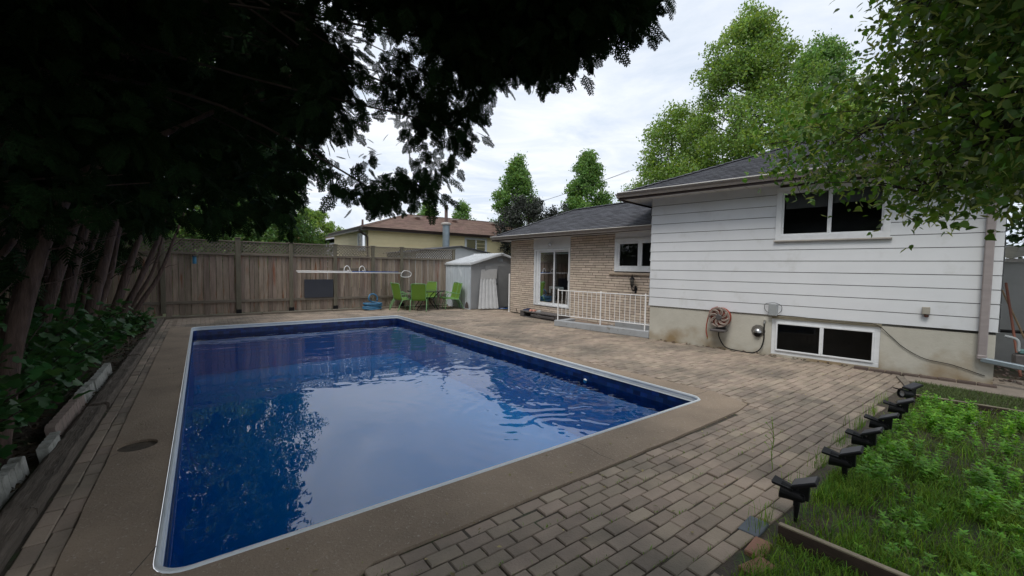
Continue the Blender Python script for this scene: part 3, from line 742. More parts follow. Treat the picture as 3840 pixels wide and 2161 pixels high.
wall_with_openings(mb, 0.015, SL - .015, -0.2, 0.822, [(2.62, 4.27, 0.04, 0.755)], lambda p, q, a, b: mb.obox(PW(p, a, -.2), PW(q, a, -.2) - PW(p, a, -.2), PW(p, b, -.2) - PW(p, a, -.2), PW(p, a, -.006) - PW(p, a, -.2)))
for s_ in (.015, SL - .215): mb.obox(PW(s_, -.2, -5), WD * .2, WN * 4.8, (0, 0, 1.02))
mb.build('foundation', foundation, house)
window('upper', PW, 2.62, 4.32, 2.31, 3.34, house, mull=[3.47], fr=0.095, sash=0.05, proud=0.05, blind=[(2.75, 3.45, 2.93, 3.3), (3.48, 4.2, 2.98, 3.3)])
mb = MB(); o_ = PW(2.60, 2.285, -.02); mb.obox(o_, WD * 1.75, WN * .09, (0, 0, .025), .003); mb.build('window_sill', old_trim, house)
window('basement', PW, 2.62, 4.27, 0.04, 0.755, house, mull=[3.44], fr=0.075, sash=0.05, proud=-0.015)
mb = MB(); o_ = PW(2.63, 0.757, -.03); mb.obox(o_, WD * 1.65, WN * .045, (0, 0, .06), .004); mb.build('lintel_board', M('stained_board', (0.28, 0.25, 0.18), (0.2, 0.18, 0.13), scale=9, bump=0.003), house)

# roofs ---------------------------------------------------------------
def shingle_plane(mb, a, b, c, d, th, course=0.14, tab=0.30, seed=0, side=0.0):
    """bilinear patch a-b (eave) c-d (ridge, c above b, d above a) laid with lapped shingles"""
    r = random.Random(seed); a, b, c, d = (np.array(q, float) for q in (a, b, c, d))
    H_ = np.linalg.norm((d + c) / 2 - (a + b) / 2); n = max(2, int(H_ / course)); nn = _n(np.cross(b - a, d - a))
    if nn[2] < 0: nn = -nn
    for i in range(n):
        t0, t1 = i / n, min(1, (i + 1.05) / n)
        l0, r0 = a + (d - a) * t0, b + (c - b) * t0; l1, r1 = a + (d - a) * t1, b + (c - b) * t1
        Lh = np.linalg.norm(r0 - l0); m = max(1, int(Lh / tab)); sh = r.random()
        cuts = [0] + [min(1, max(0, (k + sh + r.uniform(-.18, .18)) / m)) for k in range(m)] + [1]
        for u0, u1 in zip(cuts[:-1], cuts[1:]):
            if u1 - u0 < 1e-3: continue
            h = th + r.uniform(0, .004)
            p = [l0 + (r0 - l0) * u0 + nn * h, l0 + (r0 - l0) * u1 + nn * h, l1 + (r1 - l1) * u1, l1 + (r1 - l1) * u0]
            mb.add(p + [l0 + (r0 - l0) * u0, l0 + (r0 - l0) * u1], [(0, 1, 2, 3), (4, 5, 1, 0)])
def hip_roof(O, U, V_, L_, D_, k, parent, mat, name, eave_z, rows=0.14, th=0.012, seed=1, tab=0.3, gable=False):
    """O corner at eave, U along the eave, V_ inward; length L_, depth D_"""
    O, U, V_ = (np.array(q, float) for q in (O, U, V_)); up_ = np.array([0, 0, 1.0]); h = D_ / 2
    A, B_, C_, D2 = O, O + U * L_, O + U * L_ + V_ * D_, O + V_ * D_
    R1, R2 = O + U * h + V_ * h + up_ * h * k, O + U * (L_ - h) + V_ * h + up_ * h * k
    if gable: R2 = O + U * L_ + V_ * h + up_ * h * k
    mb = MB(); shingle_plane(mb, A, B_, R2, R1, th, rows, tab, seed); shingle_plane(mb, C_, D2, R1, R2, th, rows, tab, seed + 1)
    shingle_plane(mb, D2, A, R1, R1, th, rows, tab, seed + 2); shingle_plane(mb, B_, C_, R2, R2, th, rows, tab, seed + 3)
    # deck below so nothing shows through
    dn = np.array([0, 0, -.03])
    mb.add([A + dn, B_ + dn, C_ + dn, D2 + dn, R1 + dn, R2 + dn], [(0, 1, 5, 4), (2, 3, 4, 5), (3, 0, 4), (1, 2, 5), (0, 3, 2, 1)])
    rf = mb.build(name, mat, parent)
    cap = MB()
    for p, q in ((A, R1), (D2, R1), (R1, R2), (R2, B_), (R2, C_)):
        n = max(1, int(np.linalg.norm(q - p) / .2)); dr = _n(q - p); sdv = _n(np.cross(dr, up_)) * .11
        for i in range(n):
            a_ = p + (q - p) * i / n; b_ = p + (q - p) * min(1, (i + 1.15) / n); w_ = up_ * .028; l_ = np.array([0, 0, -.11 * k * .7])
            cap.add([a_ + w_ * 1.5, b_ + w_, b_ + sdv + l_ + w_, a_ + sdv + l_ + w_ * 1.5, a_ - sdv + l_ + w_ * 1.5, b_ - sdv + l_ + w_], [(0, 1, 2, 3), (0, 4, 5, 1)])
    cap.build('ridge_cap', mat, rf)
    return rf
def gutter(p, q, outw, parent, mat, drop=0.115, out=0.11, name='gutter'):
    """K-style gutter between p and q hung outward"""
    p, q, w_ = np.array(p, float), np.array(q, float), np.array(outw, float); u_ = np.array([0, 0, 1.0])
    prof = [(0, 0), (0, -drop), (out * .62, -drop), (out * .72, -drop * .6), (out, -drop * .25), (out, 0), (out - .015, 0), (out - .015, -.012), (out - .008, -drop * .25), (out * .66, -drop * .6), (out * .56, -drop + .008), (.006, -drop + .008), (.006, 0)]
    mb = MB(); mb.prism([p + w_ * a + u_ * b for a, b in prof], q - p)
    g_ = mb.build(name, mat, parent)
    mb = MB(); e = _n(q - p); mb.tube([p + w_ * (out + .002) - u_ * .006, q + w_ * (out + .002) - u_ * .006], .011, 6); mb.build('gutter_lip', gutter_lip if mat is gutter_m else mat, g_)
    return g_
# brick wing roof: eave line X=8.98, far eave Y=13.40
hip_roof((8.98, 13.42, 2.83), (0, -1, 0), (1, 0, 0), 7.18, 4.4, 0.47, house, dark_shingle, 'brick_wing_roof', 2.83, seed=3, gable=True)
gutter((8.985, 13.42, 2.84), (8.985, 6.24, 2.80), (-1, 0, 0), house, gutter_m)
gutter((8.98, 13.425, 2.84), (11.5, 13.425, 2.84), (0, 1, 0), house, gutter_m)
mb = MB(); mb.box(8.99, WX + 5, 5.9, 13.40, 2.70, 2.73); mb.build('soffit', soffit_m, house)
mb = MB(); mb.box(8.955, 8.985, 5.9, 13.42, 2.675, 2.79); mb.box(8.985, 13.3, 13.40, 13.424, 2.675, 2.79); mb.build('fascia', brown_metal, house)
# white wing roof
O_ = PW(-0.62, 3.52, 0.50)
hip_roof(O_, WD, -WN, 8.2, 6.6, 0.42, house, dark_shingle, 'siding_wing_roof', 3.52, seed=9)
gutter(PW(-.62, 3.535, .505), PW(7.6, 3.51, .505), WN, house, gutter_m)
gutter(PW(-.625, 3.535, .50), PW(-.625, 3.52, -6.0), -WD, house, gutter_m)
mb = MB(); o_ = PW(-.60, 3.40, .49); mb.obox(o_, WD * 8.15, -WN * 6.0, (0, 0, .02)); mb.build('soffit', soffit_m, house)
mb = MB(); o_ = PW(-.62, 3.365, .505); mb.obox(o_, WD * 8.2, WN * .03, (0, 0, .12)); o_ = PW(-.65, 3.365, .50); mb.obox(o_, WD * .028, -WN * 6.2, (0, 0, .12)); mb.build('fascia', brown_metal, house)
for k in range(24):
    pass
mb = MB()
for k in range(27): o_ = PW(-.3 + k * .3, 3.396, .48); mb.obox(o_, WD * .008, -WN * .46, (0, 0, .004))
mb.build('soffit_seam', old_trim, house)
# downspout at the right corner and its elbow
dm_ = M('taupe_downspout', (0.31, 0.275, 0.27), (0.25, 0.22, 0.22), rough=0.5, scale=3, stretch=(1, 1, 4))
mb = MB(); o_ = PW(5.40, 0.46, .025); mb.obox(o_, WD * .10, WN * .075, (0, 0, 2.94), .012)
mb.tube([PW(5.45, 3.38, .06), PW(5.45, 3.44, .2), PW(5.45, 3.46, .5)], .045, 8)
mb.obox(PW(5.395, .40, .02), WD * .11, WN * .09, (0, 0, .07), .012)
mb.build('downspout', dm_, house, smooth=False)
mb = MB()
p0, p1 = PW(5.44, .36, .06), PW(8.4, .02, .5); u_ = _n(p1 - p0); sdv = _n(np.cross(u_, [0, 0, 1])) * .1
mb.obox(p0 - sdv * .5, p1 - p0, sdv, (0, 0, .075), .012)
tag(mb.build('drain_pipe', galv_pipe), 'long grey downspout extension sloping away to the right from the house corner', 'drain pipe')

# ================================================================== things on and by the house
def wall_lantern():
    y, z = 7.11, 1.12
    t = empty('wall_lantern', (WX, y, z), 'black carriage lantern on the buff brick wall below the kitchen window', 'wall lamp')
    mb = MB(); mb.lathe((WX - .002, y - .03, z + .04), (-1, 0, 0), [(.055, 0), (.052, .018), (.03, .03)], 14); mb.obox((WX - .03, y - .06, z - .07), (.028, 0, 0), (0, .06, 0), (0, 0, .2), .008); mb.build('back_plate', black_plastic, t)
    mb = MB(); mb.tube(smooth_path([(WX - .03, y - .03, z + .03), (WX - .09, y - .01, z - .01), (WX - .14, y, z + .05), (WX - .14, y, z + .1)]), .013); mb.build('arm', black_plastic, t)
    c = (WX - .14, y, z + .10)
    mb = MB(); mb.lathe(c, (0, 0, 1), [(.025, 0), (.035, .015), (.03, .02)], 6); mb.build('cage', black_plastic, t)
    for k in range(6):
        a = k * math.pi / 3; mb = MB()
        mb.tube([(c[0] + .034 * math.cos(a), c[1] + .034 * math.sin(a), c[2] + .02), (c[0] + .062 * math.cos(a), c[1] + .062 * math.sin(a), c[2] + .2)], .0045, 5); mb.build('cage_bar', black_plastic, t)
    mb = MB(); mb.lathe((c[0], c[1], c[2] + .02), (0, 0, 1), [(.03, 0), (.056, .18)], 6); mb.build('glass', pane_m, t)
    mb = MB(); mb.lathe((c[0], c[1], c[2] + .2), (0, 0, 1), [(.082, 0), (.078, .012), (.045, .05), (.02, .07), (.018, .085), (.024, .095), (.008, .105), (.004, .15)], 12); mb.build('cap', black_plastic, t)
wall_lantern()
t = empty('porch_light', (WX, 10.5, 2.47), 'small round white light on the panel above the sliding door', 'wall lamp')
mb = MB(); mb.lathe((WX - .021, 10.5, 2.5), (-1, 0, 0), [(.06, 0), (.058, .02), (.03, .03)], 14); mb.build('base', white_trim, t)
mb = MB(); mb.lathe((WX - .045, 10.5, 2.49), (-1, 0, -.25), [(.045, 0), (.062, .03), (.066, .06), (.05, .1), (.02, .118)], 14); mb.build('globe', lens_m, t, smooth=True)

# hose reel
def hose_reel():
    c = PW(1.68, 0.70, 0.10)
    t = empty('hose_reel', tuple(c), 'taupe wheel-faced hose reel with red hose on the concrete foundation', 'hose reel')
    ax = WN
    e1, e2 = WD, np.array([0, 0, 1.0])
    mb = MB(); mb.lathe(c + ax * -.09, ax, [(.10, 0), (.10, .02), (.095, .16)], 24)
    mb.obox(c - WD * .1 - ax * .10 - e2 * .32, WD * .2, ax * .06, e2 * .34, .01); mb.obox(c - WD * .16 - ax * .05 - e2 * .31, WD * .3, ax * .22, e2 * .05, .012); mb.build('bracket', dark_taupe, t)
    mb = MB()
    for k in range(5): mb.lathe(c + ax * (-.06 + k * .028), ax, [(.19, 0), (.205, .013), (.19, .026)], 32)
    mb.build('wound_hose', red_hose, t, smooth=True)
    # wheel face: rim and eight curved spokes round a hub
    n = 40; V_ = []; 
    mb = MB(); rim = [c + ax * .10 + (e1 * math.cos(a) + e2 * math.sin(a)) * .205 for a in np.linspace(0, 2 * math.pi, n, endpoint=False)]
    mb.tube(rim + [rim[0]], .014, 8, cap=False)
    rim2 = [c + ax * .10 + (e1 * math.cos(a) + e2 * math.sin(a)) * .182 for a in np.linspace(0, 2 * math.pi, n, endpoint=False)]
    for i in range(n):
        j_ = (i + 1) % n; a = rim[i]; b = rim[j_]; cc = rim2[j_]; d_ = rim2[i]; s_ = c - c
        mb.quad(a + ax * .008, b + ax * .008, cc * 1 + (c + ax * .1 - cc) * .06 + ax * .006, d_ + (c + ax * .1 - d_) * .06 + ax * .006)
    for k in range(8):
        a = k * math.pi / 4; pts = []
        for q in np.linspace(0, 1, 7):
            r_ = .06 + .125 * q; an = a + 0.75 * q * q; pts.append(c + ax * .105 + (e1 * math.cos(an) + e2 * math.sin(an)) * r_)
        mb.tube(pts, [.012, .013, .015, .017, .019, .021, .022], 6)
        pts = []
        for q in np.linspace(0, 1, 6):
            r_ = .07 + .11 * q; an = a + .2 + 0.35 * math.sin(q * 2.4); pts.append(c + ax * .105 + (e1 * math.cos(an) + e2 * math.sin(an)) * r_)
        mb.tube(pts, .010, 5)
    mb.build('wheel', taupe, t, smooth=True)
    mb = MB(); mb.lathe(c + ax * .09, ax, [(.062, 0), (.062, .03), (.05, .038)], 20); mb.build('hub', dark_taupe, t)
    mb = MB(); L_ = [(-.205, .12), (-.235, .03), (-.27, -.15), (-.28, -.33), (-.25, -.47)]
    mb.tube(smooth_path([c + e1 * -.06 + e2 * .215 + ax * .02, c + e1 * -.16 + e2 * .17 + ax * .02] + [c + e1 * a + e2 * b + ax * .02 for a, b in L_]), .012, 8)
    mb.build('hose_end', red_hose, t, smooth=True)
    mb = MB(); mb.lathe(c + e1 * -.25 - e2 * .47 + ax * .02, (.1, 0, -1), [(.012, 0), (.014, .02), (.01, .035)], 8); mb.build('nozzle', M('brass', (0.5, 0.36, 0.13), metallic=0.8, rough=0.35), t)
hose_reel()
mb = MB(); mb.tube(smooth_path([PW(1.65, .40, .09), PW(1.66, .25, .07), PW(1.78, .06, .05), PW(2.02, .012, .05), PW(2.3, .014, .06), PW(2.44, .10, .05), PW(2.50, .3, .04), PW(2.50, .5, .04), PW(2.50, .64, .05)], 8), .012, 8)
tag(mb.build('supply_hose', black_plastic, smooth=True), 'black rubber hose looping along the ground from the reel to the tap', 'hose')
t = empty('garden_tap', tuple(PW(2.5, .66, 0)), 'small brass tap on the foundation beside the basement window', 'tap')
mb = MB(); mb.tube([PW(2.5, .665, -.004), PW(2.5, .665, .05), PW(2.5, .64, .055)], .013, 8); mb.build('spout', steel, t)
mb = MB(); mb.lathe(PW(2.5, .675, .03), (0, 0, 1), [(.006, 0), (.006, .02), (.028, .022), (.028, .03)], 8); mb.build('handle', steel, t)
t = empty('dryer_vent', tuple(PW(2.39, .47, 0)), 'domed steel dryer vent hood on the foundation left of the basement window', 'vent')
mb = MB(); n = 8
for i in range(n):
    for k in range(10):
        def q(i_, k_):
            a = math.pi * k_ / 10; b = math.pi / 2 * i_ / n; r_ = .085
            return PW(2.385 - r_ * math.cos(a), .44 + r_ * 1.15 * math.sin(a) * math.cos(b) , max(.0, .09 * math.sin(a) * math.sin(b)) + .004)
        mb.quad(q(i, k), q(i + 1, k), q(i + 1, k + 1), q(i, k + 1))
mb.build('hood', steel, t, smooth=True)
mb = MB(); mb.lathe(PW(2.385, .47, -.003), WN, [(.13, 0), (.13, .004), (.1, .006)], 10); mb.build('flange', M('dull_flange', (0.2, 0.19, 0.17), rough=0.6, metallic=0.5), t)
mb = MB(); mb.tube([PW(2.385, .42, .0), PW(2.385, .40, .06)], .055, 10); mb.build('duct', black_plastic, t)
t = empty('junction_box', tuple(PW(2.64, .93, 0)), 'grey utility box with looped cable on the siding above the basement window', 'utility box')
mb = MB(); mb.obox(PW(2.575, .815, .02), WD * .15, WN * .09, (0, 0, .235), .008); mb.build('cover', grey_box, t)
mb = MB(); mb.tube(smooth_path([PW(2.57, .86, .05), PW(2.50, .93, .05), PW(2.50, 1.03, .05), PW(2.575, 1.06, .06), PW(2.68, 1.07, .06), PW(2.78, 1.02, .05), PW(2.79, .93, .05), PW(2.74, .86, .05)]), .005, 5); mb.build('cable_loop', black_plastic, t, smooth=True)
t = empty('outlet_box', tuple(PW(4.81, 1.09, 0)), 'small beige outlet box on the siding near the downspout', 'outlet')
mb = MB(); mb.obox(PW(4.765, 1.035, .018), WD * .095, WN * .07, (0, 0, .12), .006); mb.build('cover', M('beige_cover', (0.36, 0.34, 0.29), scale=9), t)
mb = MB(); mb.lathe(PW(4.82, 1.03, .05), (0, 0, -1), [(.025, 0), (.03, .03), (.015, .045)], 8); mb.build('plug', M('dark_red_plug', (0.09, 0.03, 0.02)), t)
mb = MB(); mb.tube(smooth_path([PW(2.72, .83, .05), PW(3.1, .825, .035), PW(3.6, .80, .035), PW(4.0, .80, .03), PW(4.22, .79, .03), PW(4.4, .62, .01), PW(4.57, .45, .01), PW(4.83, .30, .01), PW(5.15, .25, .01), PW(5.5, .14, .01)], 6), .006, 5)
tag(mb.build('loose_cable', black_plastic, smooth=True), 'thin dark cable sagging across the foundation from the window top to the corner', 'cable')
# rubble along the foot of the wall
rb = MB()
for k in range(70):
    s = random.choice([random.uniform(.2, 2.6), random.uniform(4.3, 5.5), random.uniform(2.6, 4.3)]); sz = random.uniform(.008, .026)
    p = PW(s, sz * .4, random.uniform(.01, .06)); rb.obox(p, WD * sz * 1.6, WN * sz, (0, 0, sz), sz * .25)
tag(rb.build('rubble', M('brown_rubble', (0.16, 0.10, 0.07), (0.1, 0.08, 0.06), island=0.3)), 'crumbs of broken masonry along the foot of the foundation', 'rubble', kind='stuff')

# painted concrete kerb slab, railing
SA, SB = np.array([8.30, 9.09, 0]), np.array([8.80, 6.20, 0]); SDv = _n(SB - SA); SNv = np.array([-SDv[1], SDv[0], 0])
if SNv[0] < 0: SNv = -SNv
mb = MB(); mb.obox(SA, SB - SA, SNv * .2, (0, 0, .17), .012); mb.obox(SA + SNv * .2, SDv * .2, SNv * .6, (0, 0, .165), .01); mb.obox(SA + SNv * .201 + SDv * .2, SDv * 1.25, SNv * .7, (0, 0, .10), .01)
mb.obox(np.array([9.22, 6.1, -.03]), (.2, 0, 0), (0, 1.5, 0), (0, 0, .3), .01)
tag(mb.build('concrete_kerb', conc_grey), 'low grey painted concrete kerb carrying the white railing', 'kerb')
mb = MB(); mb.obox(SA + SNv * .22 + SDv * .25 + np.array([0, 0, .10]), SDv * 1.15, SNv * .62, (0, 0, .012), .004)
tag(mb.build('well_board', M('worn_board', (0.26, 0.18, 0.13), (0.17, 0.13, 0.1), scale=5)), 'brown board lying flat behind the railing kerb', 'board')
rl = empty('railing', tuple(SA + SNv * .1), 'white metal railing with thin upright bars on the concrete kerb', 'railing')
R0 = SA + SNv * .1
def RP(s, z): return R0 + SDv * s + np.array([0, 0, z])
for a, b, w_ in ((.06, 2.93, .012),):
    mb = MB(); mb.obox(RP(a, 1.035) - SNv * .018, SDv * (b - a), SNv * .036, (0, 0, .022), .004); mb.build('top_rail', white_pole, rl)
    mb = MB(); mb.obox(RP(a, .305) - SNv * .012, SDv * (b - a), SNv * .024, (0, 0, .02), .003); mb.build('bottom_rail', white_pole, rl)
for s in (.06, 1.50, 2.78):
    mb = MB(); mb.obox(RP(s, .165) - SNv * .014 - SDv * .014, SDv * .028, SNv * .028, (0, 0, .905), .003); mb.lathe(RP(s, 1.07), (0, 0, 1), [(.014, 0), (.018, .012), (.006, .024)], 8); mb.build('post', white_pole, rl)
for k in range(20):
    s = .06 + 1.44 * (k % 10 + 1) / 10.0 + (1.44 if k >= 10 else 0)
    if s > 2.9 or abs(s - 1.5) < .03: continue
    j_ = random.gauss(0, .004)
    mb = MB(); mb.tube([RP(s, .32), RP(s + j_, .68), RP(s, 1.04)], .0075, 6); mb.build('baluster', white_pole, rl)
# white post by the brick corner
mb = MB(); mb.obox((9.36, 12.80, 0), (.045, 0, 0), (0, .045, 0), (0, 0, 1.44), .005); mb.lathe((9.382, 12.822, 1.44), (0, 0, 1), [(.018, 0), (.02, .01), (.006, .02)], 8)
tag(mb.build('corner_post', white_pole), 'thin white metal post standing at the far brick corner', 'post')
mb = MB(); mb.tube(smooth_path([(9.36, 12.6, .01), (9.3, 12.4, .02), (9.36, 12.3, .02), (9.3, 12.28, .2), (9.33, 12.22, .02), (9.38, 12.5, .03)]), .007, 5)
tag(mb.build('bent_wire', black_plastic), 'bent black wire on the paving by the brick corner', 'wire')

# step made of a black plastic pallet, shoes on it
stp = empty('plastic_step', (9.15, 10.6, 0), 'black plastic pallet used as a step below the sliding door', 'step')
px0, px1, py0, py1 = 8.92, 9.40, 9.55, 11.55
mb = MB()
for k in range(7): y0 = py0 + k * (py1 - py0) / 7; mb.box(px0, px1, y0 + .006, y0 + (py1 - py0) / 7 - .006, .165, .205, .006)
mb.build('deck', dark_taupe, stp)
for y0 in (py0, (py0 + py1) / 2 - .1, py1 - .2):
    mb = MB(); mb.box(px0 + .01, px1 - .01, y0, y0 + .2, .02, .164, .01); mb.build('block', dark_taupe, stp)
mb = MB(); mb.box(px0 + .02, px1 - .02, py0, py1, .0, .02, .004); mb.box(px0 + .002, px0 + .03, py0 + .22, py1 - .6, .05, .13, .01); mb.build('runner', dark_taupe, stp)
def shoe(y, rz, mat, label, x=9.05, pair=True):
    t = empty('pair_of_shoes' if pair else 'shoe', (x, y, .205), label, 'shoes')
    for dy in ((-.06, .06) if pair else (0,)):
        secs = [(-.13, .03, .055), (-.10, .036, .075), (-.03, .034, .07), (.03, .040, .05), (.09, .042, .038), (.13, .03, .025)]
        V_ = []; F_ = []
        for i, (u, w2, h) in enumerate(secs):
            for k in range(8):
                a = math.pi * k / 7; V_.append((u, dy + w2 * math.cos(a), .012 + h * math.sin(a)))
        for i in range(len(secs) - 1):
            for k in range(7): F_.append((i * 8 + k, i * 8 + k + 1, (i + 1) * 8 + k + 1, (i + 1) * 8 + k))
        F_ += [tuple(range(8)), tuple(len(V_) - 8 + k for k in range(8))]
        c_, s_ = math.cos(rz), math.sin(rz)
        mb = MB(); mb.add([(p[0] * c_ - p[1] * s_, p[0] * s_ + p[1] * c_, p[2]) for p in V_], F_)
        up_ = mb.build('upper', mat, t, smooth=True, local=True)
        mb = MB(); mb.add([((u) * c_ - (dy + w2 * sg) * s_, (u) * s_ + (dy + w2 * sg) * c_, z_) for z_ in (0, .014) for sg in (-1, 1) for (u, w2, h) in (secs if sg < 0 else secs[::-1])],
                          [tuple(range(12))[::-1], tuple(range(12, 24))] + [(i, (i + 1) % 12, 12 + (i + 1) % 12, 12 + i) for i in range(12)])
        mb.build('sole', grey_shoe, t, local=True)
shoe(11.30, R_(160), navy, 'dark navy pair of shoes on the left end of the black step')
shoe(10.98, R_(30), coral, 'coral pink pair of shoes on the black step')
shoe(10.68, R_(80), grey_shoe, 'single grey shoe on the black step right of the coral pair', pair=False)

# ------------------------------------------------------------------ fence along the back
FY = 16.35
posts = [-4.7, -2.75, -0.95, 0.95, 2.49, 3.95, 5.34, 6.50, 8.86]
def build_fence():
    f = empty('wooden_fence', (2.5, FY, 0), 'tall weathered board fence with lattice top along the back of the patio', 'fence')
    for i, x in enumerate(posts):
        w_ = .06 if i != 3 else .07; h = 2.42 if i != 3 else 2.50
        mb = MB(); mb.obox((x - w_, FY - .12, .15), (2 * w_, 0, 0), (0, .11, 0), (0, 0, h - .15), .006)
        p = mb.build('post', post_wood, f)
        mb = MB(); mb.box(x - w_ - .02, x + w_ + .02, FY - .14, FY + .01, h, h + .03, .008); mb.build('post_cap', post_wood, p)
        if 0 < x < 8.5:
            mb = MB(); mb.box(x - .075, x + .075, FY - .135, FY + .0, .03, .19, .006); mb.build('post_anchor', black_plastic, p)
    for i, (a, b) in enumerate(zip(posts[:-1], posts[1:])):
        mb = MB(); x = a + .05; k = 0
        while x < b - .03:
            w_ = random.uniform(.145, .175) if x < .95 else random.uniform(.125, .155); x1 = min(x + w_, b - .02); dy = .012 if k % 2 else -.01
            t_ = random.gauss(0, .002); z0 = random.uniform(.05, .08)
            mb.obox((x + .003, FY - .03 + dy, z0), (x1 - x - .007, 0, 0), (0, .018, 0), (t_, 0, 1.96 - z0), .003)
            x = x1; k += 1
        mb.build('board_panel', fence_wood, f)
        mb = MB(); mb.box(a + .05, b - .05, FY - .085, FY - .045, .42, .505, .004); mb.build('bottom_rail', rail_wood, f)
        mb = MB(); mb.box(a + .05, b - .05, FY - .095, FY - .04, 1.955, 2.03, .004); mb.build('middle_rail', rail_wood, f)
        mb = MB(); mb.box(a + .05, b - .05, FY - .085, FY - .02, 2.385, 2.425, .004); mb.build('top_rail', rail_wood, f)
        mb = MB(); x0, x1, z0, z1 = a + .05, b - .05, 2.03, 2.385; W_, H_ = x1 - x0, z1 - z0; pt = .108; sw = .018
        for sgn, yy in ((1, FY - .062), (-1, FY - .055)):
            if i == 7 and sgn < 0: sw2 = .010
            n = int((W_ + H_) / pt) + 1
            for k in range(n):
                c = -H_ + k * pt + random.gauss(0, .003)
                # strip: u from c..c+H_ over z 0..H_, clipped
                t0, t1 = max(0, -c), min(H_, W_ - c)
                if t1 - t0 < .03: continue
                u0, u1 = c + t0, c + t1
                if sgn > 0: A, Bq = (x0 + u0, z0 + t0), (x0 + u1, z0 + t1)
                else: A, Bq = (x1 - u0, z0 + t0), (x1 - u1, z0 + t1)
                d_ = _n(np.array([Bq[0] - A[0], Bq[1] - A[1]])); q = np.array([-d_[1], d_[0]]) * sw
                mb.add([(A[0] - q[0], yy, A[1] - q[1]), (Bq[0] - q[0], yy, Bq[1] - q[1]), (Bq[0] + q[0], yy, Bq[1] + q[1]), (A[0] + q[0], yy, A[1] + q[1])], [(0, 1, 2, 3)])
                mb.add([(A[0] - q[0], yy + .006, A[1] - q[1]), (Bq[0] - q[0], yy + .006, Bq[1] - q[1]), (Bq[0] + q[0], yy + .006, Bq[1] + q[1]), (A[0] + q[0], yy + .006, A[1] + q[1])], [(0, 1, 2, 3)])
        mb.build('lattice', rail_wood, f)
    return f
build_fence()
mb = MB(); x = -1.0
for i, L_ in enumerate((2.6, 2.2, 2.4, 2.3)):
    mb = MB(); mb.obox((x, FY - .30 + random.uniform(-.02, .02), -.03), (L_ - .02, random.uniform(-.03, .03), 0), (0, .11, 0), (0, 0, .10), .012)
    tag(mb.build('edge_timber', rail_wood), ['grey timber edging at the foot of the fence, left end by the cedars', 'grey timber edging at the foot of the fence below the second full panel', 'grey timber edging at the foot of the fence below the slate board', 'grey timber edging at the foot of the fence behind the green chairs'][i], 'timber edging', 'timber edging along the fence')
    x += L_
# side fence added behind the cedars to block horizon light
sf = empty('horizon_block_fence', (-3.3, 7, 0), 'added board fence behind the cedars on the left, blocking horizon light', 'fence')
mb = MB(); y = -3.0
while y < 16.3:
    mb.obox((-3.3 + (.01 if int(y * 7) % 2 else -.01), y, .03), (.02, 0, 0), (0, .145, 0), (0, 0, 1.95), .003); y += .15
mb.build('board_panel', fence_wood, sf)
for y in np.arange(-2.5, 16.3, 2.3):
    mb = MB(); mb.box(-3.28, -3.18, y - .05, y + .05, 0, 2.05, .006); mb.build('post', post_wood, sf)

# things on the fence
mb = MB(); mb.obox((2.90, FY - .108, .50), (.97, 0, 0), (0, .02, 0), (0, 0, .66), .004)
tag(mb.build('slate_board', blackboard), 'blank dark slate-coloured board fixed to the fence under the pool poles', 'board')
yy = FY - .20
hk = empty('pole_hook', (4.6, FY - .1, 1.5), 'mounting board with two hooks on the fence', 'hook rack')
mb = MB(); mb.box(4.1, 5.15, FY - .052, FY - .034, 1.50, 1.58, .004); mb.build('backing_board', rail_wood, hk)
for x in (4.33, 4.88):
    mb = MB(); mb.tube(smooth_path([(x - .11, yy + .0, 1.42), (x - .09, yy, 1.58), (x, yy, 1.66), (x + .09, yy, 1.58), (x + .11, yy, 1.42), (x + .05, yy + .1, 1.5)]), .014, 8); mb.build('hook', white_pole, hk, smooth=True)
po = empty('telescopic_pole', (4.2, yy, 1.42), 'long white telescopic pool pole resting on the fence hooks', 'pool pole')
mb = MB(); mb.tube([(2.63, yy - .02, 1.455), (4.5, yy - .02, 1.45)], .017, 8); mb.build('tube', white_pole, po, smooth=True)
mb = MB(); mb.tube([(4.25, yy - .02, 1.451), (4.35, yy - .02, 1.451)], .023, 8); mb.build('collar', white_trim, po)
mb = MB(); mb.tube([(4.35, yy - .02, 1.447), (6.3, yy - .02, 1.44)], .014, 8); mb.build('inner_tube', blue_pole, po, smooth=True)
po = empty('leaf_skimmer', (6.4, yy, 1.4), 'white pool pole with a leaf net at its right end, hung below the blue one', 'pool net')
mb = MB(); mb.tube([(2.66, yy - .06, 1.412), (6.42, yy - .06, 1.40)], .014, 8); mb.build('handle', white_pole, po, smooth=True)
mb = MB(); P_ = smooth_path([(6.42, yy - .06, 1.40), (6.52, yy - .06, 1.49), (6.68, yy - .06, 1.48), (6.82, yy - .06, 1.40), (6.78, yy - .06, 1.27), (6.6, yy - .06, 1.235), (6.42, yy - .06, 1.26), (6.40, yy - .06, 1.34), (6.42, yy - .06, 1.40)], 5)
mb.tube(P_, .013, 6, cap=False); mb.build('hoop', white_pole, po, smooth=True)
mb = MB(); c_ = (6.6, yy - .0, 1.36)
for z in np.arange(1.26, 1.48, .02): mb.tube([(6.43, yy - .055, z), (6.6, yy - .03, z), (6.78, yy - .055, z)], .0018, 4)
for x in np.arange(6.44, 6.79, .02): mb.tube([(x, yy - .054, 1.26), (x, yy - .035, 1.36), (x, yy - .054, 1.46)], .0018, 4)
mb.build('net', M('net_mesh', (0.25, 0.27, 0.28)), po)
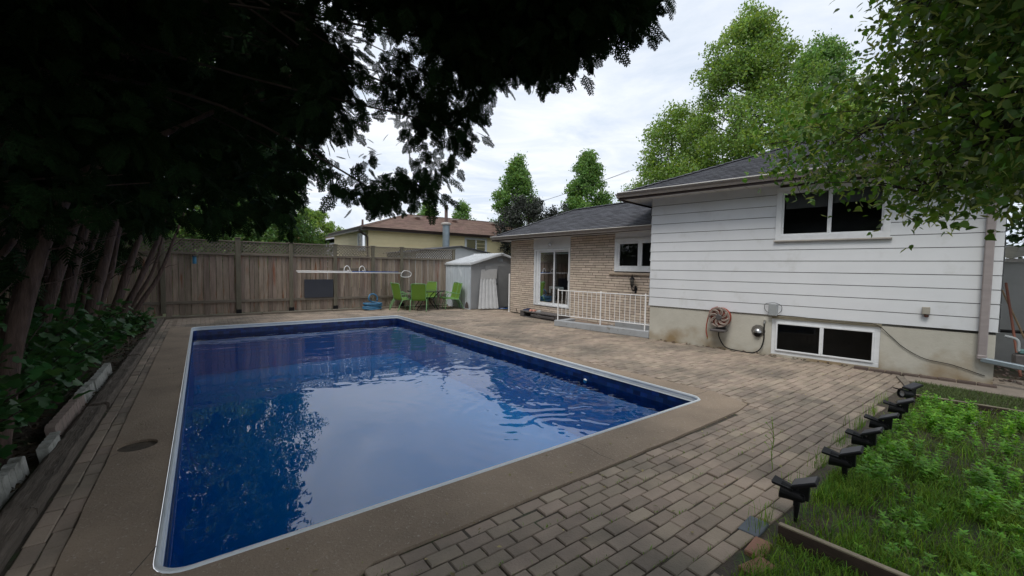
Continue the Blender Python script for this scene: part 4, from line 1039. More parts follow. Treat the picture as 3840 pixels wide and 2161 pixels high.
# vacuum hose coil
vh = MB(); pts = []
for k in range(120):
    a = k * 2 * math.pi / 20; r_ = .30 - .02 * math.sin(k * .37); pts.append((5.13 + r_ * 1.05 * math.cos(a) + .03 * math.sin(k * .11), FY - .62 + r_ * .8 * math.sin(a), .045 + k * .0019 + .015 * math.sin(a * 1 + k * .05)))
pts += [(5.2, FY - .5, .3), (5.02, FY - .55, .40), (5.08, FY - .5, .58), (5.24, FY - .5, .60), (5.36, FY - .5, .48), (5.34, FY - .5, .32)]
vh.tube(smooth_path(pts, 2), .027, 8)
tag(vh.build('vacuum_hose', blue_plastic, smooth=True), 'coiled blue pool vacuum hose on the paving against the fence', 'hose')
fd = empty('bird_feeder', (-.18, FY - .25, 1.8), 'small blue feeder hanging in front of the fence by the cedars', 'feeder')
mb = MB(); mb.lathe((-.18, FY - .25, 1.66), (0, 0, 1), [(.05, 0), (.055, .03), (.05, .2), (.06, .22)], 10); mb.build('tank', M('blue_feeder', (0.03, 0.16, 0.30), (0.04, 0.2, 0.34), rough=0.4), fd)
mb = MB(); mb.lathe((-.18, FY - .25, 1.88), (0, 0, 1), [(.085, 0), (.05, .04), (.01, .06)], 10); mb.tube([(-.18, FY - .25, 1.93), (-.2, FY - .25, 2.3)], .004, 4); mb.build('lid', black_plastic, fd)

# ------------------------------------------------------------------ shed
sh = empty('metal_shed', (9.95, 15.2, 0), 'pale metal garden shed with shallow ribbed gable roof beside the fence', 'shed')
sx0, sx1, sy0, sy1, ez, rz_ = 8.50, 11.42, 14.22, 16.28, 1.82, 2.24
def corrug(mb, p0, p1, zt0, zt1, outw, pitch=.14, dep=.012, zb=0.02, flip=0):
    p0, p1, ow = np.array(p0, float), np.array(p1, float), np.array(outw, float); L_ = np.linalg.norm(p1 - p0); n = int(L_ / pitch)
    pr = [(0, 0), (.12, 0), (.22, 1), (.42, 1), (.52, 0)]
    us = []
    for k in range(n):
        for a, d_ in pr: us.append(((k + a) / n, d_ * dep))
    us.append((1, 0))
    for (u0, d0), (u1, d1) in zip(us[:-1], us[1:]):
        a, b = p0 + (p1 - p0) * u0 + ow * d0, p0 + (p1 - p0) * u1 + ow * d1
        ta, tb = (zt0 + (zt1 - zt0) * u0), (zt0 + (zt1 - zt0) * u1)
        mb.quad((a[0], a[1], zb), (b[0], b[1], zb), (b[0], b[1], tb), (a[0], a[1], ta))
mb = MB(); corrug(mb, (sx0, sy1, 0), (sx0, sy0 + .05, 0), ez, ez, (-1, 0, 0), .19); mb.box(sx0 - .016, sx0 + .03, sy0 - .005, sy0 + .05, 0.01, ez, .003)
mb.box(sx0 - .02, sx0 + .01, sy0, sy1, 0, .05, .003)
mb.build('side_wall', shed_steel, sh)
mb = MB(); mb.add([(sx0 + .03, sy0, 0.02), (sx1, sy0, 0.02), (sx1, sy0, ez), ((sx0 + sx1) / 2, sy0, rz_ - .03), (sx0 + .03, sy0, ez)], [(0, 1, 2, 3, 4)])
mb.quad((sx1, sy0, 0), (sx1, sy1, 0), (sx1, sy1, ez), (sx1, sy0, ez)); mb.add([(sx0, sy1, 0.02), (sx1, sy1, 0.02), (sx1, sy1, ez), ((sx0 + sx1) / 2, sy1, rz_ - .03), (sx0, sy1, ez)], [(0, 1, 2, 3, 4)])
mb.box(sx0 + .4, sx1, sy0 - .02, sy0 - .003, 1.74, 1.80, .003)
mb.build('front_wall', shed_door, sh)
mb = MB(); mb.box(9.17, 9.78, sy0 - .035, sy0 - .022, .05, 1.735, .003); mb.build('door', shed_door, sh)
mb = MB(); mb.box(9.80, 10.9, sy0 - .020, sy0 - .004, .05, 1.735, .003); mb.build('door', M('shed_back_door', (0.30, 0.31, 0.32), scale=2), sh)
mb = MB(); mb.obox((9.70, sy0 - .05, .93), (.07, 0, .06), (0, .012, 0), (-.05, 0, .07), .004); mb.build('handle', black_plastic, sh)
mb = MB(); 
for k in range(6): mb.obox((9.79, sy0 - .022, 1.93 + k * .024), (.25, 0, 0), (0, .02, .01), (0, 0, .014))
mb.build('gable_vent', shed_steel, sh)
mb = MB(); mxx = (sx0 + sx1) / 2
for a, b in ((sx0 - .06, mxx), (sx1 + .06, mxx)):
    n = 13; y0_, y1_ = sy0 - .10, sy1 + .02; za = ez - .0
    pr = [(0, 0), (.06, .045), (.22, .045), (.28, 0)]; us = [((k + q) / n, d_) for k in range(n) for q, d_ in pr] + [(1, 0)]
    for (u0, d0), (u1, d1) in zip(us[:-1], us[1:]):
        ya, yb = y0_ + (y1_ - y0_) * u0, y0_ + (y1_ - y0_) * u1
        mb.quad((a, ya, za + d0), (a, yb, za + d1), (b, yb, rz_ + d1), (b, ya, rz_ + d0))
    mb.add([(a, y0_, za - .06), (b, y0_, rz_ - .05), (b, y0_, rz_ + .012), (a, y0_, za + .012)], [(0, 1, 2, 3)])
    mb.quad((a, y0_, za - .05), (a, y1_, za - .05), (a, y1_, za + .01), (a, y0_, za + .01))
mb.obox((mxx - .09, sy0 - .11, rz_ - .01), (.18, 0, 0), (0, sy1 - sy0 + .12, 0), (0, 0, .045), .01)
mb.build('roof', M('white_roof_sheet', (0.66, 0.68, 0.70), (0.52, 0.54, 0.55), rough=0.5, scale=3), sh)
mb = MB(); mb.lathe((8.83, sy0 - .012, .17), (0, 1, 0), [(.15, 0), (.15, .008)], 16); mb.obox((8.68, sy0 - .013, .02), (.30, 0, 0), (0, .009, 0), (0, 0, .15))
mb = MB(); mb.add([(sx0 - .022, sy0 + .08 + .30 * t_, 0.03 + .26 * math.sin(math.pi * t_) ** .5) for t_ in np.linspace(0, 1, 12)], [tuple(range(12))]); mb.build('rust_patch', M('dark_rust', (0.10, 0.075, 0.07), (0.06, 0.05, 0.05)), sh)
# loose door leaf leaning on the front
dp = empty('loose_door_panel', (9.0, 13.95, 0), 'loose ribbed metal door panel leaning against the shed front', 'door panel')
mb = MB(); A, Bq = np.array([8.70, 13.93, .05]), np.array([9.52, 13.72, .04]); TA, TB = np.array([8.93, 14.16, 1.22]), np.array([9.62, 14.10, 1.24])
n = 5; ow = np.array([-.25, -.97, 0])
us = [((k + q) / n, d_) for k in range(n) for q, d_ in ((0, 0), (.08, .028), (.50, .028), (.60, 0))] + [(1, 0)]
for (u0, d0), (u1, d1) in zip(us[:-1], us[1:]):
    mb.quad(A + (Bq - A) * u0 + ow * d0, A + (Bq - A) * u1 + ow * d1, TA + (TB - TA) * u1 + ow * d1, TA + (TB - TA) * u0 + ow * d0)
mb.obox(A, Bq - A, -ow * .02, (0, 0, .04)); mb.build('ribbed_sheet', M('bright_sheet', (0.56, 0.57, 0.58), (0.44, 0.45, 0.46), rough=0.4, scale=5), dp)
mb = MB(); u_ = _n(TA - A); mb.obox(TA - ow * .01 - u_ * .02, (TB - TA) * 1.06, ow * .03, u_ * .40, .006); mb.build('top_plate', M('grey_plate', (0.42, 0.42, 0.42), (0.37, 0.37, 0.37), rough=0.5), dp)
mb = MB(); mb.tube(smooth_path([(9.55, 14.0, .02), (9.9, 13.7, .03), (10.4, 13.9, .02), (10.8, 14.0, .02)]), .02, 6)
tag(mb.build('blue_pipe', blue_pole), 'blue pipe lying on the ground at the shed doorway', 'pipe')

# ------------------------------------------------------------------ patio table and chairs
tb = empty('patio_table', (7.12, 15.30, 0), 'round dark glass patio table among the green chairs', 'table')
mb = MB(); mb.lathe((7.12, 15.30, .70), (0, 0, 1), [(.72, 0), (.735, .008), (.735, .02), (.72, .028)], 40); mb.build('rim', black_plastic, tb)
mb = MB(); mb.lathe((7.12, 15.30, .7285), (0, 0, 1), [(.70, 0), (.70, .002)], 40); mb.build('tabletop', table_glass, tb)
for k in range(4):
    a = k * math.pi / 2 + .5; mb = MB()
    mb.tube(smooth_path([(7.12 + .62 * math.cos(a), 15.3 + .62 * math.sin(a), .70), (7.12 + .30 * math.cos(a + .2), 15.3 + .30 * math.sin(a + .2), .38), (7.12 + .58 * math.cos(a), 15.3 + .58 * math.sin(a), 0)]), .016, 7); mb.build('leg', black_plastic, tb)
mb = MB(); P_ = [(7.12 + .31 * math.cos(a), 15.3 + .31 * math.sin(a), .38) for a in np.linspace(0, 2 * math.pi, 21)]; mb.tube(P_, .01, 6); mb.build('brace_ring', black_plastic, tb)
def make_chair():
    c = empty('patio_chair', (0, 0, 0))
    W_ = .265
    # seat sling and back sling, gently dished
    def sheet(path, w_, th=.006):
        mb = MB(); nu = 7; pts = smooth_path(path, 3)
        for i in range(len(pts) - 1):
            for k in range(nu):
                x0_, x1_ = -w_ + 2 * w_ * k / nu, -w_ + 2 * w_ * (k + 1) / nu
                sg = lambda x: .015 * (1 - (x / w_) ** 2)
                a, b = pts[i], pts[i + 1]
                mb.quad((x0_, a[0] - sg(x0_) * .5, a[1] - sg(x0_)), (x1_, a[0] - sg(x1_) * .5, a[1] - sg(x1_)), (x1_, b[0] - sg(x1_) * .5, b[1] - sg(x1_)), (x0_, b[0] - sg(x0_) * .5, b[1] - sg(x0_)))
        return mb
    sheet([(.27, .40), (.22, .43), (.0, .415), (-.20, .405)], W_ - .012).build('seat', green_sling, c, smooth=True, local=True)
    sheet([(-.20, .41), (-.25, .47), (-.31, .75), (-.37, 1.00), (-.38, 1.03)], W_ - .012).build('backrest', green_sling, c, smooth=True, local=True)
    mb = MB()
    for sx in (-1, 1):
        mb.tube([(sx * W_, p[0], p[1]) for p in smooth_path([(.28, .39), (.22, .43), (.0, .415), (-.20, .405), (-.25, .47), (-.31, .75), (-.375, 1.02)], 4)], .013, 7)
    mb.tube([(-W_, -.378, 1.025), (0, -.385, 1.045), (W_, -.378, 1.025)], .012, 7); mb.tube([(-W_, .27, .40), (W_, .27, .40)], .011, 7); mb.tube([(-W_, -.2, .40), (W_, -.2, .40)], .011, 7)
    mb.build('frame', green_frame, c, smooth=True, local=True)
    for sx in (-1, 1):
        x = sx * .295
        mb = MB(); mb.tube(smooth_path([(x, .30, 0), (x, .26, .30), (x, .22, .43)], 4), .013, 7); mb.build('leg', green_frame, c, smooth=True, local=True)
        mb = MB(); mb.tube(smooth_path([(x, -.44, 0), (x, -.33, .25), (x, -.22, .42)], 4), .013, 7); mb.build('leg', green_frame, c, smooth=True, local=True)
        mb = MB(); mb.tube(smooth_path([(x, .22, .43), (x, .20, .58), (x, .08, .655), (x, -.12, .635), (sx * .275, -.285, .60)], 5), [.012] * 21, 7); mb.build('armrest', green_frame, c, smooth=True, local=True)
    return c
chair = make_chair()
CH = [((6.60, 14.78), 'green sling chair nearest the pool with its back to the camera'),
      ((6.18, 15.30), 'green sling chair on the left side of the table, nearer of the two there'),
      ((6.30, 15.86), 'green sling chair on the left side of the table, the one closer to the fence'),
      ((7.55, 15.95), 'pale green sling chair behind the table with its back to the fence'),
      ((7.98, 14.82), 'green sling chair on the right side of the table, nearer of the two there'),
      ((8.10, 15.32), 'green sling chair right of the table, the one closer to the shed wall')]
for i, ((x, y), lab) in enumerate(CH):
    c = chair if i == 0 else tree_copy(chair)
    c.location = (x, y, 0); fx, fy = 7.12 - x, 15.30 - y
    rz = math.atan2(fy, fx) - math.pi / 2
    if i == 1: rz = R_(-78)
    if i == 2: rz = R_(-105)
    if i == 4: rz = R_(75)
    if i == 5: rz = R_(85)
    if i == 0: rz = R_(-30)
    c.rotation_euler = (0, 0, rz)
    tag(c, lab, 'chair', 'green chairs round the patio table')

# ================================================================== left bed: edging, ties
mats_e = ['pale worn', 'pale mossy']
def edging(y0, ln, label, tilt=0.0, x=-1.13, mat=edge_conc):
    mb = MB(); n = 5; w_ = ln / n
    for k in range(n):
        ya = y0 + k * w_; prof = [(ya + w_ * (.5 - .5 * math.cos(a)), .10 + .035 * math.sin(a)) for a in np.linspace(0, math.pi, 9)]
        poly = [(x + tilt * .1, ya + .002, -.03)] + [(x - .02 + tilt * z_ , min(max(yy_, ya + .002), ya + w_ - .002), z_ + random.uniform(-.004, .004)) for yy_, z_ in prof] + [(x + tilt * .1, ya + w_ - .002, -.03)]
        mb.prism(poly, (-.07, 0, 0))
    return tag(mb.build('edging_block', mat), label, 'edging block', 'scalloped edging blocks along the cedar bed')
salmon_edge = M('pinkish_edging', (0.33, 0.25, 0.22), (0.22, 0.18, 0.15), rough=0.9, scale=7, bump=0.004)
labs = ['pale scalloped edging block at the very bottom left corner, nearest the camera', 'pale scalloped edging block beside the split timber, second from the camera', 'pale scalloped edging block third from the camera, just before the tilted one', 'short pale edging block tilted out of line beside the round recess', 'pinkish scalloped edging block behind the tilted one', 'buff scalloped edging block under the overhanging leaves', 'pale scalloped edging block at the end of the first timber', 'mossy scalloped edging block half hidden by broad leaves', 'farthest scalloped edging block visible before the leafy plants close over']
ys_ = [3.0, 3.68, 4.36, 5.15, 5.72, 6.35, 6.98, 7.61, 8.24]
for i, (l, y) in enumerate(zip(labs, ys_)):
    edging(y, .62 if i != 3 else .36, l, tilt=(.5 if i == 3 else random.uniform(-.12, .12)), x=-1.14 + random.uniform(-.01, .01) + (.03 if i == 3 else 0), mat=salmon_edge if i in (4, 5) else edge_conc)
ties = [(1.4, 2.7), (4.05, 2.55), (6.66, 3.1), (9.85, 3.0), (12.9, 2.9)]
tl = ['weathered split timber edging nearest the camera at bottom left', 'cracked timber edging beside the round recess in the deck', 'timber edging beside the far half of the left deck strip', 'timber edging under the overhanging green leaves', 'farthest timber edging, running up to the wooden fence']
for (y, ln), l in zip(ties, tl):
    mb = MB(); xo = random.uniform(-.008, .008); dx_ = random.uniform(-.015, .015)
    n = 26; sec = []
    for i in range(n + 1):
        yy_ = y + ln * i / n; e = .06 + random.uniform(-.006, .006)
        sec.append([(-.90 + xo + dx_ * i / n + random.uniform(-.004, .004), yy_, -.03), (-.90 + xo + dx_ * i / n + random.uniform(-.008, .003), yy_, e - .02), (-.925 + xo + random.uniform(-.01, .006), yy_, e), (-.985 + xo, yy_, e - random.uniform(.0, .012)), (-1.055 + xo + random.uniform(-.01, .01), yy_, e - .004), (-1.09 + xo, yy_, e - .03), (-1.095 + xo, yy_, -.03)])
    b = len(mb.v)
    for s_ in sec: mb.v += s_
    for i in range(n):
        for k in range(6): mb.f.append((b + i * 7 + k, b + i * 7 + k + 1, b + (i + 1) * 7 + k + 1, b + (i + 1) * 7 + k))
    mb.f += [tuple(b + k for k in range(7)), tuple(b + n * 7 + k for k in range(7))]
    tag(mb.build('edge_timber', tie_wood), l, 'timber edging', 'old timbers along the cedar bed')

# ================================================================== right bed: boards, spotlights, path
bw = M('bed_board_wood', (0.062, 0.040, 0.028), (0.035, 0.024, 0.018), rough=0.9, scale=4, stretch=(3, 1, 8), bump=0.004, bscale=12)
bt_ = M('board_top_wood', (0.33, 0.28, 0.20), (0.2, 0.17, 0.12), rough=0.9, scale=6, bump=0.003)
def bed_board(a, b, h, th, label):
    a, b = np.array(a, float), np.array(b, float); d_ = _n(b - a); n_ = np.array([-d_[1], d_[0], 0])
    t = empty('bed_board', tuple((a + b) / 2), label, 'garden board')
    mb = MB(); mb.obox(a + np.array([0, 0, -.03]), b - a, n_ * th, (0, 0, h + .02), .003); mb.build('board', bw, t)
    mb = MB(); mb.obox(a + np.array([0, 0, h - .009]), b - a, n_ * th, (0, 0, .012), .003); mb.build('worn_top', bt_, t)
bed_board((2.88, 1.04, 0), (3.02, -.9, 0), .115, .035, 'dark wooden board with pale worn top across the near end of the weedy bed')
bed_board((7.55, 1.22, 0), (7.95, -1.0, 0), .10, .03, 'low wooden board at the far end of the weedy bed next to the short lawn')
path = MB(); path.obox((8.95, 1.56, -.03), (.42, -2.6, 0), (.75, .12, 0), (0, 0, .035), .006); path.obox((9.78, 1.62, -.03), (.45, -2.7, 0), (.6, .1, 0), (0, 0, .03), .006)
tag(path.build('path', M('path_concrete', (0.28, 0.235, 0.19), (0.2, 0.17, 0.14), rough=0.9, scale=5, bump=0.004)), kind='structure')
mb = MB()
for k in range(8):
    p = PW(3.95 + k * .21, 0, .09); mb.obox(p + np.array([0, 0, -.01]), WD * .195, WN * .09, (0, 0, .05 + random.uniform(-.008, .008)), .006)
tag(mb.build('brick_edging', M('dark_edge_brick', (0.12, 0.085, 0.07), (0.08, 0.06, 0.05), scale=9, island=.2, bump=.003)), 'row of dark bricks against the foundation at the right corner', 'brick edging')
mb = MB(); mb.obox((8.35, 1.43, .0), (.75, .25, 0), (.03, -.09, 0), (0, 0, .03), .005)
tag(mb.build('grey_plank', rail_wood), 'grey plank lying between the paving and the concrete path by the far spotlight', 'plank')
for i, (x, y, rz, lb) in enumerate(((2.62, 1.02, .1, 'salmon brick at the near corner of the lawn patch, upper one'), (2.42, .98, -.2, 'salmon brick at the near corner of the lawn patch, lower one'))):
    mb = MB(); c_, s_ = math.cos(rz), math.sin(rz); mb.obox((x, y, -.02), (.2 * c_, .2 * s_, 0), (-.1 * s_, .1 * c_, 0), (0, 0, .035), .006); tag(mb.build('loose_brick', brick_red), lb, 'brick')
mb = MB(); mb.obox((2.82, 1.13, -.02), (.22, .02, 0), (-.01, .12, 0), (0, 0, .026), .004)
tag(mb.build('blue_grey_slab', M('blue_slab', (0.13, 0.15, 0.175), (0.09, 0.105, 0.125), scale=9)), 'blue-grey paving slab behind the near spotlight', 'slab')

def make_spot():
    t = empty('solar_spotlight', (0, 0, 0))
    mb = MB(); mb.tube([(0, 0, -.03), (0, 0, .10), (0, 0, .2)], [.006, .017, .02], 10); mb.obox((-.022, -.016, .10), (.044, 0, 0), (0, .032, 0), (0, 0, .09), .004); mb.build('stake', black_plastic, t, local=True)
    # lamp head: tapered hooded can lying almost level along +y
    mb = MB(); mb.lathe((0, -.03, .160), (0, 1, .10), [(.022, -.012), (.032, .0), (.038, .03), (.046, .08), (.054, .115), (.051, .117), (.046, .105), (.040, .095), (.001, .095)], 18)
    mb.add([(-.036, .02, .188), (.036, .02, .188), (.052, .125, .208), (-.052, .125, .208), (-.036, .02, .202), (.036, .02, .202), (.055, .130, .222), (-.055, .130, .222)], [(0, 1, 2, 3), (4, 7, 6, 5), (0, 4, 5, 1), (1, 5, 6, 2), (2, 6, 7, 3), (3, 7, 4, 0)])
    hd = mb.build('lamp_head', black_plastic, t, smooth=False, local=True)
    mb = MB(); mb.lathe((0, .0655, .1695), (0, 1, .10), [(.036, 0), (.034, .004), (.02, .007)], 14); mb.build('lens', lens_m, hd, local=True)
    mb = MB(); mb.obox((-.020, -.06, .15), (.04, 0, 0), (0, .055, 0), (0, 0, .10), .004); mb.lathe((.030, -.03, .175), (1, 0, 0), [(.012, -.06), (.012, .004)], 10); mb.build('bracket', black_plastic, t, local=True)
    mb = MB(); o_ = np.array([-.064, -.100, .276]); mb.obox(o_, (.128, 0, 0), (0, .125, -.065), (0, .008, .018), .004)
    pn = mb.build('solar_panel', black_plastic, t, local=True)
    mb = MB(); mb.obox(o_ + np.array([.008, .0125, .0145]), (.112, 0, 0), (0, .110, -.0572), (0, .002, .0045), .001); mb.build('solar_cell', solar_m, pn, local=True)
    return t
spot = make_spot()
SP = [(3.22, 1.06, 10, 'black solar spotlight nearest the camera, standing by the corner of the bed board'),
      (4.12, 1.03, 8, 'black solar spotlight second from the camera, beside the first leafy weeds'),
      (4.78, 1.05, 4, 'black solar spotlight third from the camera, half sunk in leafy weeds'),
      (5.42, 1.08, 6, 'black solar spotlight fourth from the camera'),
      (6.22, 1.10, 9, 'black solar spotlight fifth from the camera, just in front of the one showing its lens'),
      (7.10, 1.18, 48, 'farthest black solar spotlight, turned so its round lens shows')]
for i, (x, y, rz, lb) in enumerate(SP):
    s_ = spot if i == 0 else tree_copy(spot)
    s_.location = (x, y, 0.0 if i else .0); s_.rotation_euler = (R_(random.uniform(-3, 3)), R_(random.uniform(-4, 4)), R_(rz)); s_.scale = (1.12,) * 3
    tag(s_, lb, 'spotlight', 'solar spotlights along the weedy bed')

# tall weed
wd = empty('tall_weed', (3.9, 1.47, 0), 'tall thin weed with sparse seed heads growing from a paving joint', 'weed')
mb = MB(); st = smooth_path([(3.9, 1.47, 0), (3.89, 1.48, .14), (3.87, 1.46, .28), (3.82, 1.46, .43)]); mb.tube(st, [.0028] * len(st), 5)
br_ = []
for k in range(7):
    p = np.array(st[4 + k * 2]); a = random.uniform(0, 6.28); q = p + np.array([math.cos(a) * .07, math.sin(a) * .07, .07]); mb.tube([p, (p + q) / 2 + np.array([0, 0, .01]), q], .002, 4); br_.append(q)
mb.build('stem', grass_m, wd)
br_.append(st[-1]); tv, tf = cluster_card(7, 4)
pos = np.array([b for b in br_ for _ in range(2)] + [st[i] for i in range(2, 14)])
scatter('leaf', tv, tf, pos, rand_rot(len(pos)), rng.uniform(.008, .015, len(pos)), mint_m, wd)

# grass and weeds ------------------------------------------------------
def grass(name, region, n, h0, h1, w_, mat, lean=0.5, z=0.0):
    """curved blades, three joints each"""
    P = region(n); n = len(P); h = rng.uniform(h0, h1, n); a = rng.uniform(0, 2 * math.pi, n); le = rng.uniform(.15, 1, n) * lean * h
    d_ = np.stack([np.cos(a), np.sin(a), 0 * a], 1); s_ = np.stack([-np.sin(a + rng.normal(0, .6, n)), np.cos(a), 0 * a], 1); up_ = np.array([0, 0, 1.0]); ww = (w_ * rng.uniform(.6, 1.3, n))[:, None]
    b = np.concatenate([P, np.full((n, 1), z)], 1)
    m1 = b + d_ * (le * .25)[:, None] + up_ * (h * .5)[:, None]; m2 = b + d_ * (le * .62)[:, None] + up_ * (h * .85)[:, None]; t_ = b + d_ * le[:, None] + up_ * (h * (1 - .35 * le / h))[:, None]
    V = np.stack([b - s_ * ww * .5, b + s_ * ww * .5, m1 + s_ * ww * .45, m1 - s_ * ww * .45, m2 + s_ * ww * .3, m2 - s_ * ww * .3, t_ + s_ * ww * .05, t_ - s_ * ww * .05], 1).reshape(-1, 3)
    F = (np.array([(0, 1, 2, 3), (3, 2, 4, 5), (5, 4, 6, 7)])[None] + (np.arange(n) * 8)[:, None, None]).reshape(-1, 4)
    me = bpy.data.meshes.new(name); me.vertices.add(len(V)); me.vertices.foreach_set('co', V.astype(np.float32).ravel())
    me.loops.add(F.size); me.loops.foreach_set('vertex_index', F.ravel().astype(np.int32)); me.polygons.add(len(F)); me.polygons.foreach_set('loop_start', (np.arange(len(F)) * 4).astype(np.int32))
    me.update(calc_edges=True); me.materials.append(mat); o = bpy.data.objects.new(name, me); COL.objects.link(o); return o
def clumpy(x0, x1, y0, y1, k=1.5, gaps=.35, cond=None):
    cs = rng.uniform((x0, y0), (x1, y1), (max(3, int((x1 - x0) * (y1 - y0) * 15)), 2))
    def f(n):
        a = cs[rng.integers(0, len(cs), n)] + rng.normal(0, .07 * k, (n, 2)); b = rng.uniform((x0, y0), (x1, y1), (n, 2))
        P = np.where((rng.random(n) < gaps)[:, None], b, a)
        P = P[(P[:, 0] > x0) & (P[:, 0] < x1) & (P[:, 1] > y0) & (P[:, 1] < y1)]
        if cond is not None: P = P[cond(P)]
        return P
    return f
be = lambda P: P[:, 1] < 1.06 + (P[:, 0] - 2.9) * .05
grass2 = M('old_grass_blade', (0.075, 0.12, 0.03), (0.15, 0.13, 0.055), rough=0.7, scale=3, island=0.4, translucent=0.2)
tag(grass('bed_grass', clumpy(2.98, 7.7, -1.1, 1.3, cond=be), 15000, .02, .125, .0045, grass_m, lean=1.3), 'tall loose grass and weeds growing in the garden bed', 'grass', kind='stuff')
tag(grass('near_bed_grass', clumpy(2.98, 5.0, -1.0, 1.15, k=1.0, gaps=.12, cond=be), 11500, .03, .13, .0045, grass_m, lean=1.2), 'bright loose grass in the near half of the garden bed', 'grass', kind='stuff')
tag(grass('dry_grass', clumpy(2.98, 7.7, -1.1, 1.3, cond=be), 8500, .02, .09, .004, grass2, lean=1.6), 'straw-coloured dead grass among the weeds in the bed', 'dry grass', kind='stuff')
tag(grass('lawn_grass', clumpy(1.95, 2.90, -1.2, 1.06, k=1.0, gaps=.6, cond=lambda P: P[:, 0] > 2.28 - (1.06 - P[:, 1]) * .12), 16000, .03, .085, .0045, grass_m, lean=1.2), 'short flattened lawn grass in front of the near bed board', 'lawn', kind='stuff')
tag(grass('far_lawn_grass', clumpy(7.75, 8.95, -1.3, 1.45, k=1.0, gaps=.8, cond=lambda P: P[:, 1] < 1.42), 16000, .02, .06, .004, M('far_lawn', (0.075, 0.125, 0.03), (0.10, 0.14, 0.04), rough=.7, island=.3, scale=3, translucent=.2), lean=.9), 'short lawn strip between the bed and the concrete path', 'lawn', kind='stuff')
# green in paving joints near the bed, and crumbs
def joints(n):
    y0 = 0.30 + BW_ * rng.integers(3, 24, n); x = rng.uniform(.5, 5.0, n) ** 1.0; y = y0 + rng.normal(0, .004, n)
    P = np.stack([x, y], 1); return P[(P[:, 1] < 2.3) & ((P[:, 0] < 2.2) | (P[:, 1] > 1.1 + (P[:, 0] - 2.3) * .063)) & (np.sin(P[:, 0] * 7 + P[:, 1] * 13) > .35)]
tag(grass('joint_weeds', joints, 3200, .006, .03, .003, grass_m, lean=1.2), 'tiny grass and moss sprouting in the joints of the paving', 'weeds', kind='stuff')
tag(grass('edge_weeds', lambda n: np.stack([(x_ := rng.uniform(2.7, 7.3, n)), 1.10 + (x_ - 2.3) * .06 + np.abs(rng.normal(0, .05, n))], 1)[np.sin(x_ * 9) > .2], 900, .03, .17, .0035, grass_m), 'thin grass sprouting along the paving edge between the spotlights', 'weeds', kind='stuff')

def mint_patch(n, cond, hs, name, label, z0=.0, big=1.0):
    """upright stems with pairs of leaves in whorls"""
    stems = cond(n); n = len(stems); tv = [(0, 0, 0), (.30, -.24, .05), (.62, -.2, .04), (1, 0, -.12), (.62, .2, .04), (.30, .24, .05), (.45, 0, -.02)]; tf = [(0, 1, 2, 6), (2, 3, 4, 6), (4, 5, 0, 6)]
    pos = []; rot = []; sc = []
    for (x, y) in stems:
        h = rng.uniform(*hs); lv = 6; ph = rng.uniform(0, 6.28); lx, ly = rng.normal(0, .12, 2)
        for k in range(lv):
            t_ = (k + 1) / lv; p = np.array([x + lx * t_ * h, y + ly * t_ * h, z0 + h * t_])
            for q in range(4 if k > 2 else 3):
                a = ph + k * .9 + q * math.pi * 2 / 4; el = .15 + .35 * t_ + rng.normal(0, .2); ax = np.array([math.cos(a) * math.cos(el), math.sin(a) * math.cos(el), math.sin(el)]); n_ = _n(np.cross(ax, [-math.sin(a), math.cos(a), 0])) ; n_ = -n_ if n_[2] < 0 else n_
                pos.append(p); rot.append(np.stack([ax, np.cross(n_, ax), n_], 1)); sc.append(big * rng.uniform(.032, .058) * (1.15 - .45 * t_))
    return tag(scatter(name, tv, tf, np.array(pos), np.array(rot), np.array(sc), mint_m), label, 'weeds', kind='stuff')
mint_patch(900, clumpy(4.0, 7.5, -1.1, 1.15, k=.8, gaps=.06, cond=lambda P: (P[:, 1] < 1.02 + (P[:, 0] - 4) * .03) & (((P[:, 0] > 4.3) & (P[:, 0] < 5.35)) | (P[:, 0] > 5.75)) & (P[:, 1] > -1.1)), (.08, .19), 'leafy_weeds', 'bright green leafy weeds filling the middle of the bed', big=1.1)
mint_patch(200, clumpy(3.1, 4.6, -1.1, .7, k=1.2, gaps=.4), (.03, .09), 'low_weeds', 'low broad-leaved weeds scattered in the near part of the bed', big=1.0)
pos = np.stack([rng.uniform(6.2, 7.5, 40), rng.uniform(-.4, .7, 40), rng.uniform(.10, .19, 40)], 1); tv, tf = cluster_card(8, 9)
tag(scatter('clover_flowers', tv, tf, pos, rand_rot(40), rng.uniform(.010, .018, 40), pink_leaf), 'small pinkish clover flowers at the far end of the bed', 'flowers', kind='stuff')
# fallen leaves and twigs
n = 420; xs = rng.uniform(-.9, 8.6, n); ys = rng.uniform(.9, 13.5, n) ** 1.0; ys = np.where(rng.random(n) < .6, rng.uniform(.8, 3.0, n), ys)
keep = ~((xs > PX0 - .05) & (xs < PX1 + .05) & (ys > PY0 - .05) & (ys < PY1 + .05)) & ~((xs > 2.3) & (ys < 1.2 + (xs - 2.3) * .063))
xs, ys = xs[keep], ys[keep]; tv, tf = leaf_quad()
tag(scatter('fallen_leaves', tv, tf, np.stack([xs, ys, np.full(len(xs), .012)], 1), rand_rot(len(xs), .25), rng.uniform(.015, .042, len(xs)), dry_m), 'small dry leaves and husks scattered on the deck and paving', 'fallen leaves', kind='stuff')
# leaf litter in the cedar bed
n = 9000; P = np.stack([rng.uniform(-3.2, -1.12, n), rng.uniform(2, 16.2, n), rng.uniform(-.03, .012, n)], 1)
tag(scatter('leaf_litter', tv, tf, P, rand_rot(n, .4), rng.uniform(.03, .07, n), M('litter', (0.085, 0.055, 0.03), (0.05, 0.04, 0.02), rough=.8, island=.5, scale=3)), 'brown leaf litter covering the soil under the cedars', 'leaf litter', kind='stuff')

